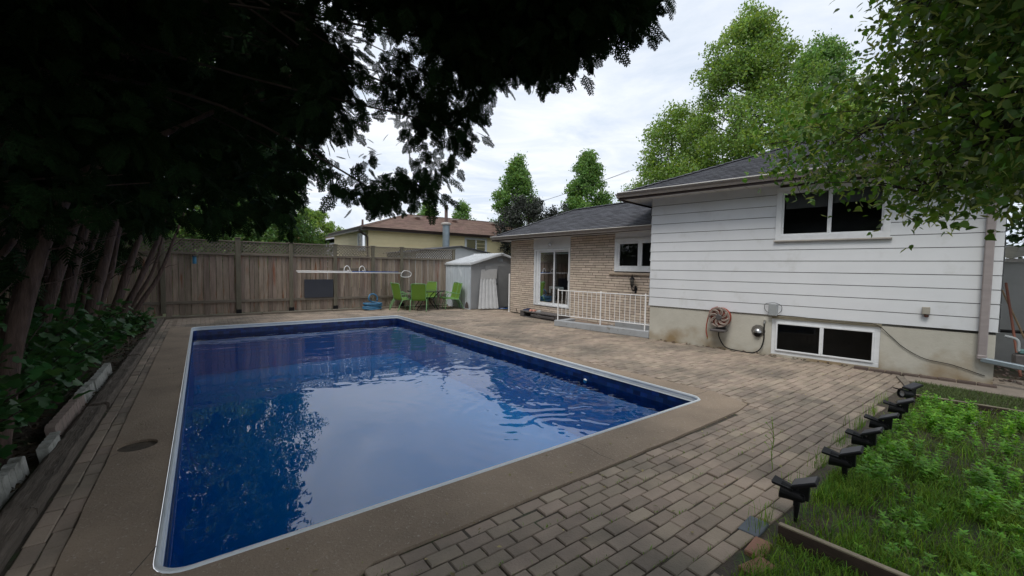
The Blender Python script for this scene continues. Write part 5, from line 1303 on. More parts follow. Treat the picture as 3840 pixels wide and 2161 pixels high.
# ================================================================== clutter past the right corner
ns = empty('neighbour_shed', (13.5, .2, 0), 'white shed with wavy plastic roof seen past the right corner of the house', 'shed')
mb = MB(); mb.obox((12.05, -2.5, 0), (.35, 3.45, 0), (2.5, 0, 0), (0, 0, 2.0)); mb.build('wall', M('dirty_white_wall', (0.42, 0.42, 0.41), (0.33, 0.33, 0.32), rough=.7, scale=2), ns)
mb = MB(); n = 24; a0, a1 = np.array([11.9, -2.6, 2.0]), np.array([12.3, 1.05, 2.0])
for i in range(n):
    p, q = a0 + (a1 - a0) * i / n, a0 + (a1 - a0) * (i + 1) / n; h0, h1 = .05 * (i % 2), .05 * ((i + 1) % 2)
    mb.quad(p + [0, 0, h0], q + [0, 0, h1], q + [1.6, 0, .28 + h1], p + [1.6, 0, .28 + h0])
mb.build('corrugated_roof', M('cream_plastic_roof', (0.42, 0.39, 0.31), (0.3, 0.28, 0.22), rough=.5, scale=4), ns)
mb = MB(); mb.obox((12.0, -2.5, 1.94), (.36, 3.5, 0), (-.03, 0, 0), (0, 0, .07)); mb.build('fascia', old_trim, ns)
gpole = lambda nm, a, b, r_, m_, lb, cat: tag(MB().tube([a, b], r_, 6).build(nm, m_), lb, cat, 'tools leaning beyond the house corner')
gpole('tool_handle', (10.35, .45, .1), (11.6, .75, 1.55), .018, M('red_brown_handle', (0.22, 0.08, 0.05)), 'reddish tool handle leaning against the white shed past the corner', 'tool handle')
gpole('tool_handle', (10.9, .3, .2), (11.65, .82, 1.5), .015, M('tan_handle', (0.3, 0.2, 0.11)), 'tan tool handle leaning beside the reddish one past the corner', 'tool handle')
gpole('black_bar', (11.2, .8, .72), (11.3, -.2, .74), .03, black_plastic, 'short black bar lying level among the clutter past the corner', 'bar')
gpole('grey_post', (11.0, .35, 0), (11.0, .35, .9), .05, grey_box, 'short grey post standing among the clutter past the corner', 'post')
t = empty('gas_meter', tuple(PW(5.8, .5, -.45)), 'grey meter with blue-green cap mounted low round the right corner of the house', 'meter')
c = PW(5.80, .25, -.35); mb = MB(); mb.obox(c, WD * .2, -WN * .16, (0, 0, .24), .03); mb.build('body', dark_taupe, t)
mb = MB(); mb.obox(c + WD * .05 + np.array([0, 0, .24]), WD * .13, -WN * .1, (0, 0, .07), .015); mb.build('cap', M('teal_cap', (0.10, 0.2, 0.2)), t)
mb = MB(); mb.tube(smooth_path([c + WD * .05 + np.array([0, 0, .28]), c + WD * .03 + np.array([0, 0, .45]), c - WD * .1 + np.array([0, 0, .5])]), .02, 7); mb.tube([c + WD * .15, c + WD * .15 - np.array([0, 0, .3])], .02, 7); mb.build('pipe', grey_box, t)
mb = MB(); r2 = random.Random(5)
for k in range(170):
    x, y = r2.uniform(10.0, 12.0), r2.uniform(-.8, 1.0); sz = r2.uniform(.02, .09); a = r2.uniform(0, 3.14)
    mb.obox((x, y, r2.uniform(-.02, .06)), (sz * math.cos(a), sz * math.sin(a), r2.uniform(-.02, .02)), (-sz * .6 * math.sin(a), sz * .6 * math.cos(a), r2.uniform(-.02, .02)), (0, 0, sz * .35), sz * .06)
tag(mb.build('debris', M('mixed_debris', (0.15, 0.11, 0.09), (0.10, 0.08, 0.07), island=.6, scale=9)), 'broken masonry and dead leaves heaped past the right corner of the house', 'debris', kind='stuff')

# ================================================================== neighbours beyond the fence
nh = empty('yellow_house', (15, 28, 0), 'pale yellow sided house with brown hip roof beyond the fence', 'house')
hip_roof((7.3, 24.0, 3.86), (1, 0, 0), (0, 1, 0), 17.0, 8.6, .335, nh, brown_shingle, 'roof', 3.86, rows=.20, th=.016, seed=21, tab=.35)
gutter((7.3, 24.0, 3.87), (24.3, 24.0, 3.80), (0, -1, 0), nh, brown_metal); gutter((7.3, 24.0, 3.87), (7.3, 32.6, 3.85), (-1, 0, 0), nh, brown_metal)
mb = MB(); mb.box(7.32, 24.2, 24.02, 32.5, 3.70, 3.73); mb.build('soffit', soffit_m, nh)
mb = MB(); mb.box(7.28, 7.31, 24.0, 32.6, 3.68, 3.78); mb.box(7.3, 24.3, 23.975, 24.005, 3.68, 3.78); mb.build('fascia', brown_metal, nh)
mb = MB()
for k in range(14):
    a, b = .3 + k * .245, .3 + (k + 1) * .245
    mb.add([(7.72, 24.40 - .018, a), (24, 24.40 - .018, a), (24, 24.40, b), (7.72, 24.40, b), (7.72, 24.41, a), (24, 24.41, a)], [(0, 1, 2, 3), (4, 5, 1, 0)])
    mb.add([(7.72 - .018, 24.40, a), (7.72 - .018, 32, a), (7.72, 32, b), (7.72, 24.40, b), (7.73, 24.4, a), (7.73, 32, a)], [(0, 1, 2, 3), (4, 5, 1, 0)])
mb.build('siding', yellow_siding, nh)
mb = MB(); mb.box(7.76, 23.9, 24.44, 31.9, 0, 3.6); mb.build('wall_core', M('beige_core', (0.3, 0.27, 0.2)), nh)
window('n1', lambda u, z, d: np.array([u, 24.37 - d, z]), 14.1, 15.85, 2.55, 3.66, nh, mull=[14.98], fr=.10, sash=.08, curtain=True, room=False)
window('n2', lambda u, z, d: np.array([7.69 - d, u, z]), 24.75, 26.25, 2.55, 3.62, nh, mull=[25.5], fr=.10, sash=.08, curtain=True, room=False)
mb = MB(); mb.tube(smooth_path([(7.25, 24.55, 3.74), (7.3, 24.5, 3.62), (7.55, 24.42, 3.42), (7.66, 24.33, 3.3), (7.66, 24.33, 2.9), (7.66, 24.33, .3)], 4), .05, 8); mb.build('downspout', brown_metal, nh)
for x, y_ in ((11.9, 27.0), (14.8, 27.1), (18.2, 27.1)):
    z = 3.86 + .335 * (y_ - 24.0); mb = MB(); mb.lathe((x, y_, z - .02), (0, 0, 1), [(.16, 0), (.16, .14), (.13, .15)], 12); v_ = mb.build('roof_vent', brown_shingle, nh)
    mb = MB(); mb.obox((x - .24, y_ - .24, z + .13), (.48, 0, 0), (0, .48, .06), (0, 0, .06), .015); mb.build('vent_cap', M('grey_vent_cap', (0.33, 0.31, 0.28)), v_)
mb = MB(); mb.lathe((8.35, 27.5, 4.1), (0, 0, 1), [(.14, 0), (.14, .15), (.07, .17), (.06, .5), (.07, .52)], 10); mb.build('plumbing_vent', rust_pipe, nh)
fp = empty('flue_pipe', (12.5, 23.4, 0), 'tall metal flue pipe with rusty upper stack between the fence and the yellow house', 'flue')
mb = MB(); mb.lathe((12.2, 23.4, 1.5), (0, 0, 1), [(.22, 0), (.22, 2.75)], 16); mb.build('lower_pipe', galv_pipe, fp)
mb = MB(); mb.lathe((12.2, 23.4, 4.22), (0, 0, 1), [(.23, 0), (.31, .05), (.31, .14), (.24, .17), (.12, .2)], 16); mb.build('collar', M('pale_collar', (0.48, 0.45, 0.42)), fp)
mb = MB(); mb.lathe((12.2, 23.4, 4.3), (0, 0, 1), [(.10, 0), (.10, .95), (.15, .97), (.15, 1.02), (.09, 1.06), (.13, 1.12), (.05, 1.2)], 12); mb.build('upper_stack', rust_pipe, fp)
ga = empty('white_garage', (10.5, 21, 0), 'low white outbuilding with a shallow dark gable roof right behind the fence', 'garage')
gp = [(8.3, 19, 0), (12.85, 19, 0), (12.85, 19, 2.38), (10.70, 19, 2.72), (8.3, 19, 2.38)]
mb = MB(); mb.prism(gp, (0, 4, 0)); mb.build('wall', plaster_white, ga)
mb = MB()
for a, b in (((8.05, 2.385), (10.70, 2.765)), ((13.1, 2.375), (10.70, 2.765))):
    mb.add([(a[0], 18.85, a[1]), (b[0], 18.85, b[1]), (b[0], 23.1, b[1]), (a[0], 23.1, a[1]), (a[0], 18.85, a[1] - .045), (b[0], 18.85, b[1] - .045), (b[0], 23.1, b[1] - .045), (a[0], 23.1, a[1] - .045)], [(0, 1, 2, 3), (4, 7, 6, 5), (0, 4, 5, 1), (3, 2, 6, 7), (0, 3, 7, 4)])
mb.build('roof', dark_shingle, ga)
bh = empty('far_bungalow', (11, 42, 0), 'distant bungalow with white gable end showing over the fence left of the yellow house', 'house')
mb = MB(); mb.prism([(8.9, 40, 0), (14, 40, 0), (14, 40, 3.5), (13, 40, 4.25), (8.9, 40, 3.55)], (0, 8, 0)); mb.build('wall', plaster_white, bh)
mb = MB(); mb.prism([(6.8, 39.6, 3.45), (6.8, 39.6, 3.55), (10.4, 39.6, 4.45), (14.5, 39.6, 3.6), (14.5, 39.6, 3.5), (10.4, 39.6, 4.34)], (0, 9, 0)); mb.build('roof', brown_shingle, bh)
mb = MB(); mb.prism([(8.8, 39.5, 3.85), (8.8, 39.5, 3.97), (10.2, 39.5, 4.3), (10.2, 39.5, 4.18)], (0, .09, 0)); mb.build('barge_board', white_trim, bh)
ch_ = empty('brick_chimney', (6.55, 40, 0), 'orange brick chimney with pale pot beyond the fence', 'chimney')
mb = MB(); mb.box(6.25, 6.85, 39.7, 40.3, 0, 4.25, .01); mb.build('stack', chimney_brick, ch_)
mb = MB(); mb.box(6.18, 6.92, 39.63, 40.37, 4.25, 4.38, .02); mb.lathe((6.55, 40, 4.38), (0, 0, 1), [(.17, 0), (.13, .3), (.16, .34)], 10); mb.build('crown', edge_conc, ch_)
# utility pole and wires
up_ = empty('utility_pole', (24.1, 17.2, 0), 'pale utility pole rising behind the roof junction', 'utility pole')
pb = at(2440, 700, 30); px_, py_ = pb[0], pb[1]; up_.location = (px_, py_, 0)
mb = MB(); mb.tube([(px_, py_, 0), (px_, py_, 9.0)], [.17, .12], 10); mb.build('pole', M('pale_pole', (0.42, 0.41, 0.39), (0.35, 0.34, 0.32)), up_)
mb = MB(); mb.tube([(px_, py_, 8.9), (px_, py_, 9.5)], .04, 6); mb.tube([(px_ - .5, py_, 8.4), (px_ + .3, py_ + .1, 8.4)], .035, 6); mb.build('pole_top', grey_box, up_)
def wire(a, b, sag, lab, r_=.012):
    a, b = np.array(a, float), np.array(b, float); pts = [a + (b - a) * t_ - np.array([0, 0, sag * 4 * t_ * (1 - t_)]) for t_ in np.linspace(0, 1, 16)]
    tag(MB().tube(pts, r_, 4).build('overhead_wire', black_plastic), lab, 'wire', 'overhead wires')
wire(at(1855, 805, 27), at(2360, 640, 30), .15, 'thin service wire crossing in front of the dark tree to the right')
wire((px_, py_, 8.8), at(2200, 690, 45), .2, 'thin wire running left from the top of the utility pole', .01)
wire(at(2440, 610, 30), at(3100, 300, 30), .3, 'thin wire rising right from the utility pole behind the big tree', .008)

# ================================================================== trees behind
def taper(mb, a, b, r0, r1, seg=8, wob=.08, n=7):
    a, b = np.array(a, float), np.array(b, float); L_ = np.linalg.norm(b - a); pts = [a + (b - a) * t_ + rng.normal(0, wob * L_ * .12, 3) * math.sin(math.pi * t_) for t_ in np.linspace(0, 1, n)]
    mb.tube(pts, list(np.linspace(r0, r1, n)), seg)
def crown_tree(name, x, y, h, base_h, prof, nclump, nleaf, lsize, cr_, leafm, label, group=None, trunk_r=.2, squash=.75, seed=0, cat='tree', lean=0, barkm=None):
    """prof(t) radius at relative crown height; clumps of leaves hang on limbs"""
    global rng
    rng = np.random.default_rng(1000 + seed)
    t = empty(name, (x, y, 0), label, cat, group)
    mb = MB(); taper(mb, (x, y, -.1), (x, y, base_h + (h - base_h) * .9), trunk_r, .03, wob=.2)
    cs = []; ph_ = rng.uniform(0, 6.28, 3)
    for k in range(nclump):
        u = ((k + rng.random()) / nclump) ** .8; a = k * 2.399 + rng.normal(0, .4); R = prof(u) * (.86 + .16 * math.sin(3 * a + 9 * u + ph_[0]) + .12 * math.sin(21 * u + ph_[1] + a)); rr_ = R * math.sqrt(rng.uniform(.12, 1.0)) 
        if rng.random() < .62: rr_ = R * rng.uniform(.78, 1.05)
        z = base_h + (h - base_h) * u; c = np.array([x + rr_ * math.cos(a), y + rr_ * math.sin(a), z - .18 * rr_ + rng.normal(0, .15)]); cs.append((c, cr_ * rng.uniform(.6, 1.25) * (1 - .35 * u)))
        if k % 2 == 0: taper(mb, (x, y, max(base_h * .7, z - rr_ * .8)), c, trunk_r * .22 * (1 - u * .6), .012, 5, .15, 5)
    mb.build('trunk', barkm or bark_dark, t)
    pos = []; 
    for c, r_ in cs:
        m_ = int(nleaf * (r_ / cr_) ** 2); p = rng.normal(size=(m_, 3)); p /= np.linalg.norm(p, axis=1)[:, None]; p *= (rng.random(m_) ** .45)[:, None] * r_; p[:, 2] *= squash; p[:, 2] -= .25 * (p[:, 0] ** 2 + p[:, 1] ** 2) / r_
        pos.append(c + p)
    pos = np.concatenate(pos); tv, tf = cluster_card(5, seed)
    scatter('crown', tv, tf, pos, rand_rot(len(pos), .8, down=.35), rng.uniform(.7, 1.3, len(pos)) * lsize, leafm, t)
    return t
cone = lambda R: (lambda u: R * (1 - u) ** .75 * min(1, .55 + u * 2.2) + .15)
oval = lambda R: (lambda u: R * math.sin(math.pi * min(1, .12 + u * .86)) ** .6 + .12)
tear = lambda R: (lambda u: R * (1 - u ** 2.2) ** .62 * min(1, .6 + u * 2) + .25)
crown_tree('pointed_tree', .754 * 28, 28, 1.7 + .247 * 35 + .2, 2.5, cone(3.0), 120, 90, .30, .75, far_leaf2, 'tall pointed green tree behind the dark purple tree', 'pointed street trees', seed=1)
crown_tree('pointed_tree', 1.05 * 23, 23, 1.7 + .264 * 33.3, 2.6, cone(3.1), 130, 90, .30, .75, far_leaf2, 'tall pointed green tree over the brick wing roof, left of the utility pole', 'pointed street trees', seed=2)
crown_tree('pointed_tree', .469 * 46, 46, 1.7 + .141 * 50.8 + .2, 3, cone(2.4), 60, 60, .36, .7, far_leaf2, 'small distant pointed tree left of the flue pipe', 'pointed street trees', seed=3)
crown_tree('pointed_tree', .571 * 46, 46, 1.7 + .144 * 53 + .2, 3, cone(2.6), 60, 60, .36, .7, far_leaf2, 'small distant pointed tree right of the flue pipe', 'pointed street trees', seed=4)
crown_tree('dark_tree', .80 * 23.5, 23.5, 1.7 + .165 * 30, 1.0, oval(2.4), 70, 110, .26, .8, purple_leaf, 'dark purplish bushy tree behind the brick wing roof', seed=5)
crown_tree('dark_tree', .93 * 22, 22, 1.7 + .145 * 30, 1.0, oval(1.5), 40, 90, .24, .6, purple_leaf, 'smaller dark bushy tree between the two pointed trees', seed=15)
bx, by = .908 * 22, .419 * 22
crown_tree('big_tree', bx, by, 1.7 + .513 * 22 + .1, 2.8, tear(3.3), 230, 110, .22, .72, far_leaf, 'tallest light green tree rising behind the white wing', seed=6, trunk_r=.3)
crown_tree('big_tree', .952 * 27, .306 * 27, 1.7 + .433 * 27, 3, tear(2.9), 150, 100, .26, .8, far_leaf2, 'tree with a rounded point just right of the tallest light green tree', seed=7)
crown_tree('leafy_tree', .838 * 24, .545 * 24, 1.7 + .345 * 24, 2.0, tear(2.7), 120, 100, .23, .75, far_leaf, 'lower light green tree left of the tallest one, over the roof corner', seed=8)
crown_tree('leafy_tree', .95 * 19, .27 * 19, 1.7 + .30 * 19, 2.0, oval(2.6), 90, 110, .25, .8, far_leaf, 'light green tree filling the gap behind the linden branch', seed=9)
crown_tree('leafy_tree', .195 * 44, 44, 1.7 + .115 * 44, 2.0, oval(2.8), 90, 80, .34, .8, far_leaf, 'bright green tree beyond the fence beside the brick chimney', seed=10)
for i, (tx, d_, el, R) in enumerate(((.085, 27, .46, 2.6), (.02, 25, .52, 3.2), (-.07, 24, .50, 3.4), (-.18, 23, .50, 3.4), (-.32, 24, .45, 3.6), (.150, 27, .10, 2.0), (.05, 21, .10, 1.6), (-.05, 20, .11, 1.6))):
    crown_tree('garden_tree', tx * d_, d_, 1.7 + el * d_, .8, oval(R), 170 if el > .3 else 70, 80, .26, .85, shaded_garden_leaf,
               ['green tree beyond the fence, first left of the bright one', 'green tree beyond the fence behind the third lattice panel', 'green tree beyond the fence above the first lattice panel', 'dim green tree beyond the fence behind the cedar trunks', 'leftmost green tree beyond the fence, glimpsed between cedar trunks', 'low shrubby tree beyond the fence near the chimney', 'low shrubby tree just behind the lattice', 'low shrubby tree behind the lattice near the blue feeder'][i], 'trees beyond the fence', seed=30 + i)
crown_tree('dark_hedge_tree', 17.5, -1.2, 4.6, .3, oval(2.4), 70, 100, .26, .8, M('dark_green_leaf', (0.03, 0.075, 0.02), (0.05, 0.1, 0.03), island=.4, rough=.6, translucent=.2), 'dark green tree behind the white shed at the right edge', seed=50)  # leaves coloured dark green, varied per leaf

# ================================================================== cedars on the left
CED = [  # base, points up the stem, radius
 ('slim cedar stem nearest the back fence', 14.2, [[(-1.62, 0), (-1.2, .75), (-.90, 1.37), (-.58, 2.3), (-.2, 3.6)], [(-1.75, 0), (-1.35, .8), (-1.02, 1.5), (-.8, 2.4), (-.6, 3.8)]], .062),
 ('pair of reddish cedar stems second from the back fence', 13.0, [[(-1.68, 0), (-1.35, .8), (-1.02, 1.67), (-.58, 2.95), (-.2, 4)], [(-1.85, 0), (-1.5, .9), (-1.3, 1.7), (-1.0, 3), (-.8, 4.2)]], .07),
 ('thick cedar trunk third from the back fence', 12.0, [[(-1.72, 0), (-1.53, .7), (-1.28, 1.55), (-1.0, 2.65), (-.7, 4.2)], [(-1.9, 0), (-1.75, .8), (-1.6, 1.8), (-1.3, 3.2), (-1.2, 4.4)]], .085),
 ('cedar with a slim knotty stem fourth from the back fence', 11.0, [[(-1.78, 0), (-1.6, .7), (-1.42, 1.5), (-1.25, 2.4), (-1.0, 4.2)]], .06),
 ('stout grey cedar trunk midway along the bed', 9.8, [[(-1.66, 0), (-1.52, .8), (-1.38, 1.57), (-1.18, 2.4), (-.8, 4.3)], [(-1.9, 0), (-1.8, 1), (-1.62, 1.9), (-1.4, 3.2), (-1.2, 4.4)]], .10),
 ('cedar trunk rising behind broad leaves left of the stout one', 8.8, [[(-1.78, 0), (-1.65, .9), (-1.5, 1.8), (-1.3, 2.6), (-.9, 4.3)]], .085),
 ('cedar trunk with a smooth curve, fourth from the camera', 7.6, [[(-1.75, 0), (-1.6, .9), (-1.42, 1.75), (-1.2, 2.6), (-.7, 4.4)], [(-1.95, 0), (-1.85, 1.1), (-1.8, 2), (-1.5, 3.3), (-1.2, 4.4)]], .085),
 ('leaning cedar trunk third from the camera', 6.3, [[(-1.72, 0), (-1.55, .9), (-1.38, 1.7), (-1.1, 2.5), (-.5, 4.4)]], .085),
 ('twin-stemmed cedar second from the camera', 5.2, [[(-1.42, 0), (-1.30, .9), (-1.18, 1.53), (-1.02, 2.1), (-.4, 4.2)], [(-1.62, 0), (-1.62, 1.0), (-1.5, 1.8), (-1.4, 2.6), (-1.0, 4.4)]], .075),
 ('nearest cedar at the left edge with a limb arching overhead', 3.9, [[(-1.55, 0), (-1.45, .9), (-1.25, 1.6), (-1.0, 2.4), (-.2, 4.4)], [(-1.5, .9), (-1.28, 1.45), (-1.08, 1.92), (-.93, 2.07), (-.72, 2.24), (-.50, 2.42), (0.1, 2.9), (1.0, 3.6)]], .062)]
cedars = []
for i, (lab, y, stems, r0) in enumerate(CED):
    x0 = stems[0][0][0]
    t = empty('cedar_tree', (x0, y, 0), lab, 'cedar tree', 'cedars along the left bed'); cedars.append((t, y))
    stems = stems + [[(px_ - .22, pz_) if pz_ < .1 else (px_ - .30 + rng.normal(0, .05), pz_) for px_, pz_ in stems[0]]]
    mb = MB()
    for si, st in enumerate(stems):
        dy = rng.normal(0, .04); pts = smooth_path([(x + rng.normal(0, .012), y + dy + (si * .18 if si < 2 else .45) + .03 * z + rng.normal(0, .02), z) for x, z in st], 5); n = len(pts)
        rad = [r0 * .8 * (1.0, .75, .6, .5)[si] * (1.25 - .65 * k / n - .5 * (k / n) ** 4) * (1 + rng.normal(0, .035)) for k in range(n)]; rad[0] *= 1.25
        mb.tube(pts, rad, 12)
        for k in range(3):     # dead snags and upper limbs
            q = pts[int(n * rng.uniform(.35, .95))]; a = rng.uniform(-.8, 1.2); L_ = rng.uniform(.25, .9)
            taper(mb, q, q + np.array([math.cos(a) * L_, math.sin(a) * L_ * .8, rng.uniform(.1, .5)]), .010, .003, 5, .3, 5)
    mb.build('trunk', bark, t, smooth=True)
# boughs and sprays. Canopy volume given as directions from under the tree and real distances of the boughs
OUTL = [(-900, -900), (2420, -900), (2475, 0), (2440, 95), (2350, 135), (2270, 120), (2190, 225), (2060, 315), (1950, 290), (1880, 265), (1850, 390), (1800, 430), (1770, 540), (1735, 570), (1715, 650), (1670, 700), (1650, 755), (1600, 765), (1555, 735), (1500, 800), (1440, 815), (1370, 790), (1290, 770), (1215, 735), (1235, 690), (1160, 700), (1140, 800), (1090, 870), (1010, 850), (940, 835), (800, 850), (690, 880), (600, 860), (-900, 800)]
def inside(px, py, poly):
    c = False; j_ = len(poly) - 1
    for i in range(len(poly)):
        xi, yi = poly[i]; xj, yj = poly[j_]
        if (yi > py) != (yj > py) and px < (xj - xi) * (py - yi) / (yj - yi) + xi: c = not c
        j_ = i
    return c
rng = np.random.default_rng(77)
sp_pos = {k: [] for k in range(len(cedars))}; sp_ax = {k: [] for k in range(len(cedars))}; sp_s = {k: [] for k in range(len(cedars))}
co_pos = {k: [] for k in range(len(cedars))}; co_ax = {k: [] for k in range(len(cedars))}; co_s = {k: [] for k in range(len(cedars))}
lim = {k: [] for k in range(len(cedars))}
HOLES = [(1270, 60, 75, 95), (1400, 170, 70, 110), (1360, 300, 60, 60), (1530, 330, 50, 60), (1260, 640, 95, 100), (1330, 520, 60, 60), (1550, 120, 35, 60), (1480, 540, 50, 50), (1640, 520, 40, 50), (1480, 420, 50, 60), (1340, 400, 60, 70), (1560, 560, 40, 60), (1240, 560, 50, 60), (1440, 640, 40, 40), (1600, 200, 40, 60), (1180, 700, 40, 40), (1700, 330, 40, 50)]
def owner(p): return int(np.argmin([abs(p[1] - c[1]) for c in cedars]))
made = 0; tries = 0
while made < 2250 and tries < 90000:
    tries += 1
    px = rng.uniform(-500, 2480) if made < 1500 else rng.uniform(900, 2480); py = rng.uniform(-500, 880)
    if not inside(px, py, OUTL): continue
    if px > 1150: d_ = rng.uniform(2.9, 4.6) if px > 1500 else rng.uniform(3.0, 6.0)
    elif px > 800: d_ = rng.uniform(4, 14)
    else: d_ = rng.uniform(3.2, 13)
    r_ = rng.uniform(.08, .19); rp = r_ * 1568 / d_
    ok = all(inside(px + a * rp * .9, py + b * rp * .9, OUTL) for a, b in ((1, 0), (-1, 0), (0, .9), (.7, .7), (-.7, .7)))
    if not ok: continue
    if any(((px - hx) / (hw + rp * .5)) ** 2 + ((py - hy) / (hh + rp * .5)) ** 2 < 1 for hx, hy, hw, hh in HOLES) and rng.random() < .97: continue
    p = at(px, py, d_)
    if p[0] < -3.2 or p[2] < 1.9: continue
    if px > 1150 and px < 1700 and py < 700 and rng.random() < .12: continue
    made += 1; k = owner(p)
    n = int(16 * (r_ / .17) ** 2) + 5
    q = rng.normal(size=(n, 3)) * r_ * np.array([.62, .62, .5]) + p
    a = rng.normal(size=(n, 3)) * .55 + (q - p) / r_ * .8 + np.array([.35, .0, -.75]); a /= np.linalg.norm(a, axis=1)[:, None]
    sp_pos[k].append(q); sp_ax[k].append(a); sp_s[k].append(rng.uniform(.08, .155, n) * (1 if px > 1150 else 1.25))
    if rng.random() < .07: lim[k].append((p, rng.uniform(.004, .009)))
for i in range(2, len(OUTL) - 3):
    a_, b_ = np.array(OUTL[i], float), np.array(OUTL[i + 1], float); Ls = np.linalg.norm(b_ - a_)
    for q_ in range(int(Ls / 8)):
        e_ = a_ + (b_ - a_) * rng.random() + rng.normal(0, 9, 2) + np.array([-22, -62]); d_ = rng.uniform(3.0, 4.4)
        p = at(e_[0], e_[1], d_); k = owner(p); ax_ = np.array([.35, .1, -.85]) + rng.normal(0, .38, 3)
        sp_pos[k].append(p[None]); sp_ax[k].append(_n(ax_)[None]); sp_s[k].append(np.array([rng.uniform(.06, .12)]))
# big shady mass: the parts of the crowns deeper in, over the bed and over the camera
def mass(n, x0, x1, y0, y1, z0, z1, size, cond=None):
    P = rng.uniform((x0, y0, z0), (x1, y1, z1), (n, 3))
    if cond is not None: P = P[cond(P)]
    for p in P:
        k = owner(p); a = rng.normal(size=3); a[2] -= .8; a = _n(a)
        co_pos[k].append(p[None]); co_ax[k].append(a[None]); co_s[k].append(np.array([rng.uniform(*size)]))
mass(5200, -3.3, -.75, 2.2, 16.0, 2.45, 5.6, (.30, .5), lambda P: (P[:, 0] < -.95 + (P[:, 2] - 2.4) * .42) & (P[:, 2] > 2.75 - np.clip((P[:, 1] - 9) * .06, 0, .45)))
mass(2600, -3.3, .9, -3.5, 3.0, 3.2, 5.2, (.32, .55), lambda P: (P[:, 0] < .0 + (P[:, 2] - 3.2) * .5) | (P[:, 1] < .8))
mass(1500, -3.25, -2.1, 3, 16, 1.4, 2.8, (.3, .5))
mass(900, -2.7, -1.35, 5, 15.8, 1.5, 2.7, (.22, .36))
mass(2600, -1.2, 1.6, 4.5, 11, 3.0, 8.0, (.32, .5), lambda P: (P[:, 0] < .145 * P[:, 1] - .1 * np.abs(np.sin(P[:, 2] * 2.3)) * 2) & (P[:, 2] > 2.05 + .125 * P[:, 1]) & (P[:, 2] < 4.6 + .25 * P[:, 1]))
tvf, tff = cedar_spray(1); tvc, tfc = cedar_spray(2, coarse=True)
def frames(ax):
    n = len(ax); u_ = rng.normal(size=(n, 3)) * .5 + np.array([0, 0, 1.0]); z = u_ - ax * (u_ * ax).sum(1)[:, None]; z /= np.linalg.norm(z, axis=1)[:, None]; return np.stack([ax, np.cross(z, ax), z], 2)
for k, (t, y) in enumerate(cedars):
    if lim[k]:
        mb = MB(); bx_ = t.location.x
        for p, r_ in lim[k]:
            s0 = np.array([bx_ + .7 + rng.uniform(-.1, .3), y + rng.uniform(-.2, .3), min(p[2] + .2, 3.4) + rng.uniform(.0, .5)]); mid = (s0 + p) / 2 + np.array([0, 0, .18]) + rng.normal(0, .08, 3)
            pts = smooth_path([s0, mid, p + np.array([0, 0, .05]), p + np.array([.1, 0, -.08])], 4); mb.tube(pts, list(np.linspace(r_ * 1.6, .003, len(pts))), 5)
        mb.build('limb', bark_dark, t)
    P = []; 
    if sp_pos[k]:
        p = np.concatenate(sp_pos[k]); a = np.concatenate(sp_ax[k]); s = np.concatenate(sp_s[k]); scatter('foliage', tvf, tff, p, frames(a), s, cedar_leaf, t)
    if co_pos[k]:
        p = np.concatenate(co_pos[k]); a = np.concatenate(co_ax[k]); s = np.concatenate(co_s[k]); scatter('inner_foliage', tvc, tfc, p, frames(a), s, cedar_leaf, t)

# undergrowth shrubs with broad leaves
SH = [(-1.5, 4.8, .9, 'low broad-leaved plant at the lower left by the nearest cedar'), (-1.52, 5.9, 1.1, 'dense broad-leaved shrub hiding the third cedar base'), (-1.52, 7.1, 1.15, 'broad-leaved shrub leaning out between edging blocks and trunks'), (-1.6, 8.4, .95, 'broad-leaved shrub overhanging the edging midway'), (-1.55, 9.7, .70, 'maple-leaved seedling clump spilling over the timber'), (-1.7, 11.2, .9, 'thin leafy shrub among the farther trunks'), (-1.5, 13.3, .45, 'small leafy plant in the bed near the fence'), (-2.3, 6.5, 1.5, 'tall leafy shrub deep in shade against the added side fence'), (-2.3, 9.5, 1.5, 'leafy shrub in shade behind the middle trunks'), (-2.2, 12.8, 1.7, 'leafy shrub in shade near the back corner')]
for i, (x, y, h, lab) in enumerate(SH):
    t = empty('leafy_shrub', (x, y, 0), lab, 'shrub', 'broad-leaved plants under the cedars'); mb = MB(); pos = []
    for k in range(22):
        a = rng.uniform(0, 6.28); L_ = rng.uniform(.3, .6); tip = np.array([x + math.cos(a) * L_ * .9 + .08, y + math.sin(a) * L_, h * rng.uniform(.45, 1.0)]); st = smooth_path([(x, y, 0), (x + math.cos(a) * L_ * .3, y + math.sin(a) * L_ * .3, tip[2] * .6), tip], 4); mb.tube(st, .006, 5)
        for q in st[2:]:
            for _ in range(4): pos.append(np.array(q) + rng.normal(0, .09, 3))
    mb.build('stem', bark_dark, t); pos = np.array(pos); pos = pos[pos[:, 2] > .04]; tv, tf = broad_leaf()
    scatter('foliage', tv, tf, pos, rand_rot(len(pos), .45), rng.uniform(.07, .135, len(pos)), bush_leaf, t)

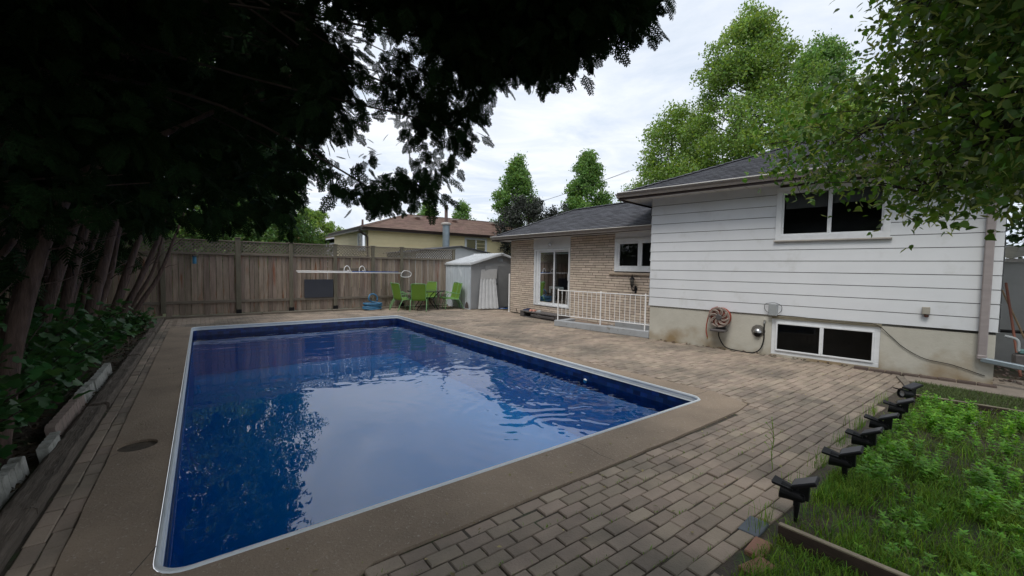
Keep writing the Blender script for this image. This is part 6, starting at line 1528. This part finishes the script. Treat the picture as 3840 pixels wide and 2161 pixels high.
# ================================================================== linden on the right
lt = empty('linden_tree', (6.0, -2.2, 0), 'linden whose leafy branches hang into the upper right of the view', 'tree')
OUTR = [(3310, -1200), (3290, 90), (3260, 215), (3220, 285), (3150, 330), (3060, 300), (3000, 360), (2900, 440), (2800, 530), (2770, 580), (2800, 640), (2790, 690), (2900, 690), (2960, 765), (3060, 745), (3140, 735), (3250, 760), (3290, 830), (3400, 850), (3480, 865), (3560, 845), (3700, 800), (3800, 800), (4300, 840), (4900, 800), (4900, -1200)]
rng = np.random.default_rng(5)
pos = []; axs = []; sc = []; bpos = []; twigs = []
made = 0; tries = 0
while made < 1850 and tries < 90000:
    tries += 1
    px = rng.uniform(2740, 4300); py = rng.uniform(-900, 880)
    if not inside(px, py, OUTR): continue
    f_ = np.clip((px - 2750) / 900, 0, 1); d_ = rng.uniform(4.4 - 1.9 * f_, 5.2 - 1.0 * f_)
    r_ = rng.uniform(.10, .2); rp = r_ * 1568 / d_
    if not all(inside(px + a * rp * .8, py + b * rp * .8, OUTR) for a, b in ((1, 0), (-1, 0), (0, 1), (-.7, .7))): continue
    if px < 3250 and rng.random() < .25: continue
    if abs(px - 3420) < 60 and abs(py - 290) < 60 and rng.random() < .8: continue
    if abs(px - 3330) < 60 and abs(py - 430) < 50 and rng.random() < .8: continue
    p = at(px, py, d_); made += 1
    if np.linalg.norm(p - CAM) < 1.6: continue
    n = int(rng.integers(8, 15)); q = p + rng.normal(size=(n, 3)) * r_ * np.array([.6, .6, .5]); pos.append(q); s = rng.uniform(.030, .052, n) * (1 if px < 3250 else .82); sc.append(s); bpos.append(q[: n // 2] + rng.normal(0, .02, (n // 2, 3)))
    if rng.random() < .35: twigs.append(p)
# canopy of the same tree out of view above and behind the camera, shading the near paving
P = rng.uniform((1.2, -3.5, 3.1), (7.0, .9, 5.2), (7500, 3)); P = P[(P[:, 1] < .3 + (P[:, 2] - 3) * .25)]
posm = np.concatenate([*pos, P]); scm = np.concatenate([*sc, rng.uniform(.06, .11, len(P))])
tv, tf = heart_leaf(); scatter('foliage', tv, tf, posm, rand_rot(len(posm), .75, down=.4), scm, linden_leaf, lt)
bp = np.concatenate(bpos); tvb = [(0, 0, 0), (.3, -.10, .06), (.8, -.12, .0), (1.2, 0, -.18), (.8, .12, 0), (.3, .10, .06)]; tfb = [(0, 1, 4, 5), (1, 2, 3, 4)]
scatter('bracts', tvb, tfb, bp, rand_rot(len(bp), .8, down=.3), rng.uniform(.03, .055, len(bp)), linden_bract, lt)
mb = MB(); trk = [(6.0, -2.2, -.1), (5.95, -2.15, 1.2), (5.85, -2.0, 2.3), (5.7, -1.8, 3.4), (5.5, -1.5, 4.8)]; pts = smooth_path(trk, 4); mb.tube(pts, list(np.linspace(.17, .06, len(pts))), 10); mb.build('trunk', bark_dark, lt, smooth=True)
mb = MB()
A0 = np.array([5.8, -1.9, 2.6]); B1 = at(3600, 320, 3.6); B2 = at(3440, 400, 3.9); B3 = at(3300, 465, 4.2); B4 = at(3130, 540, 4.5); B5 = at(2950, 620, 4.8)
pts = smooth_path([A0, at(4000, 150, 3.4), B1, B2, B3, B4, B5], 5); mb.tube(pts, list(np.linspace(.05, .006, len(pts))), 7)
C1 = [A0, at(4100, 500, 3.0), at(3760, 500, 3.2), at(3600, 600, 3.3), at(3450, 720, 3.5)]; pts2 = smooth_path(C1, 5); mb.tube(pts2, list(np.linspace(.035, .005, len(pts2))), 6)
C2 = [(5.75, -1.8, 3.2), at(4000, -200, 3.3), at(3700, -50, 3.5), at(3400, 50, 4.0)]; pts3 = smooth_path(C2, 5); mb.tube(pts3, list(np.linspace(.035, .005, len(pts3))), 6)
mains = pts + pts2 + pts3
for p in twigs:
    q = min(mains, key=lambda m_: np.linalg.norm(np.array(m_) - p)); q = np.array(q)
    if np.linalg.norm(q - p) < 1.6: mb.tube([q, (q + p) / 2 + rng.normal(0, .03, 3) + np.array([0, 0, .04]), p], [.006, .004, .002], 4)
mb.build('limb', bark_dark, lt)
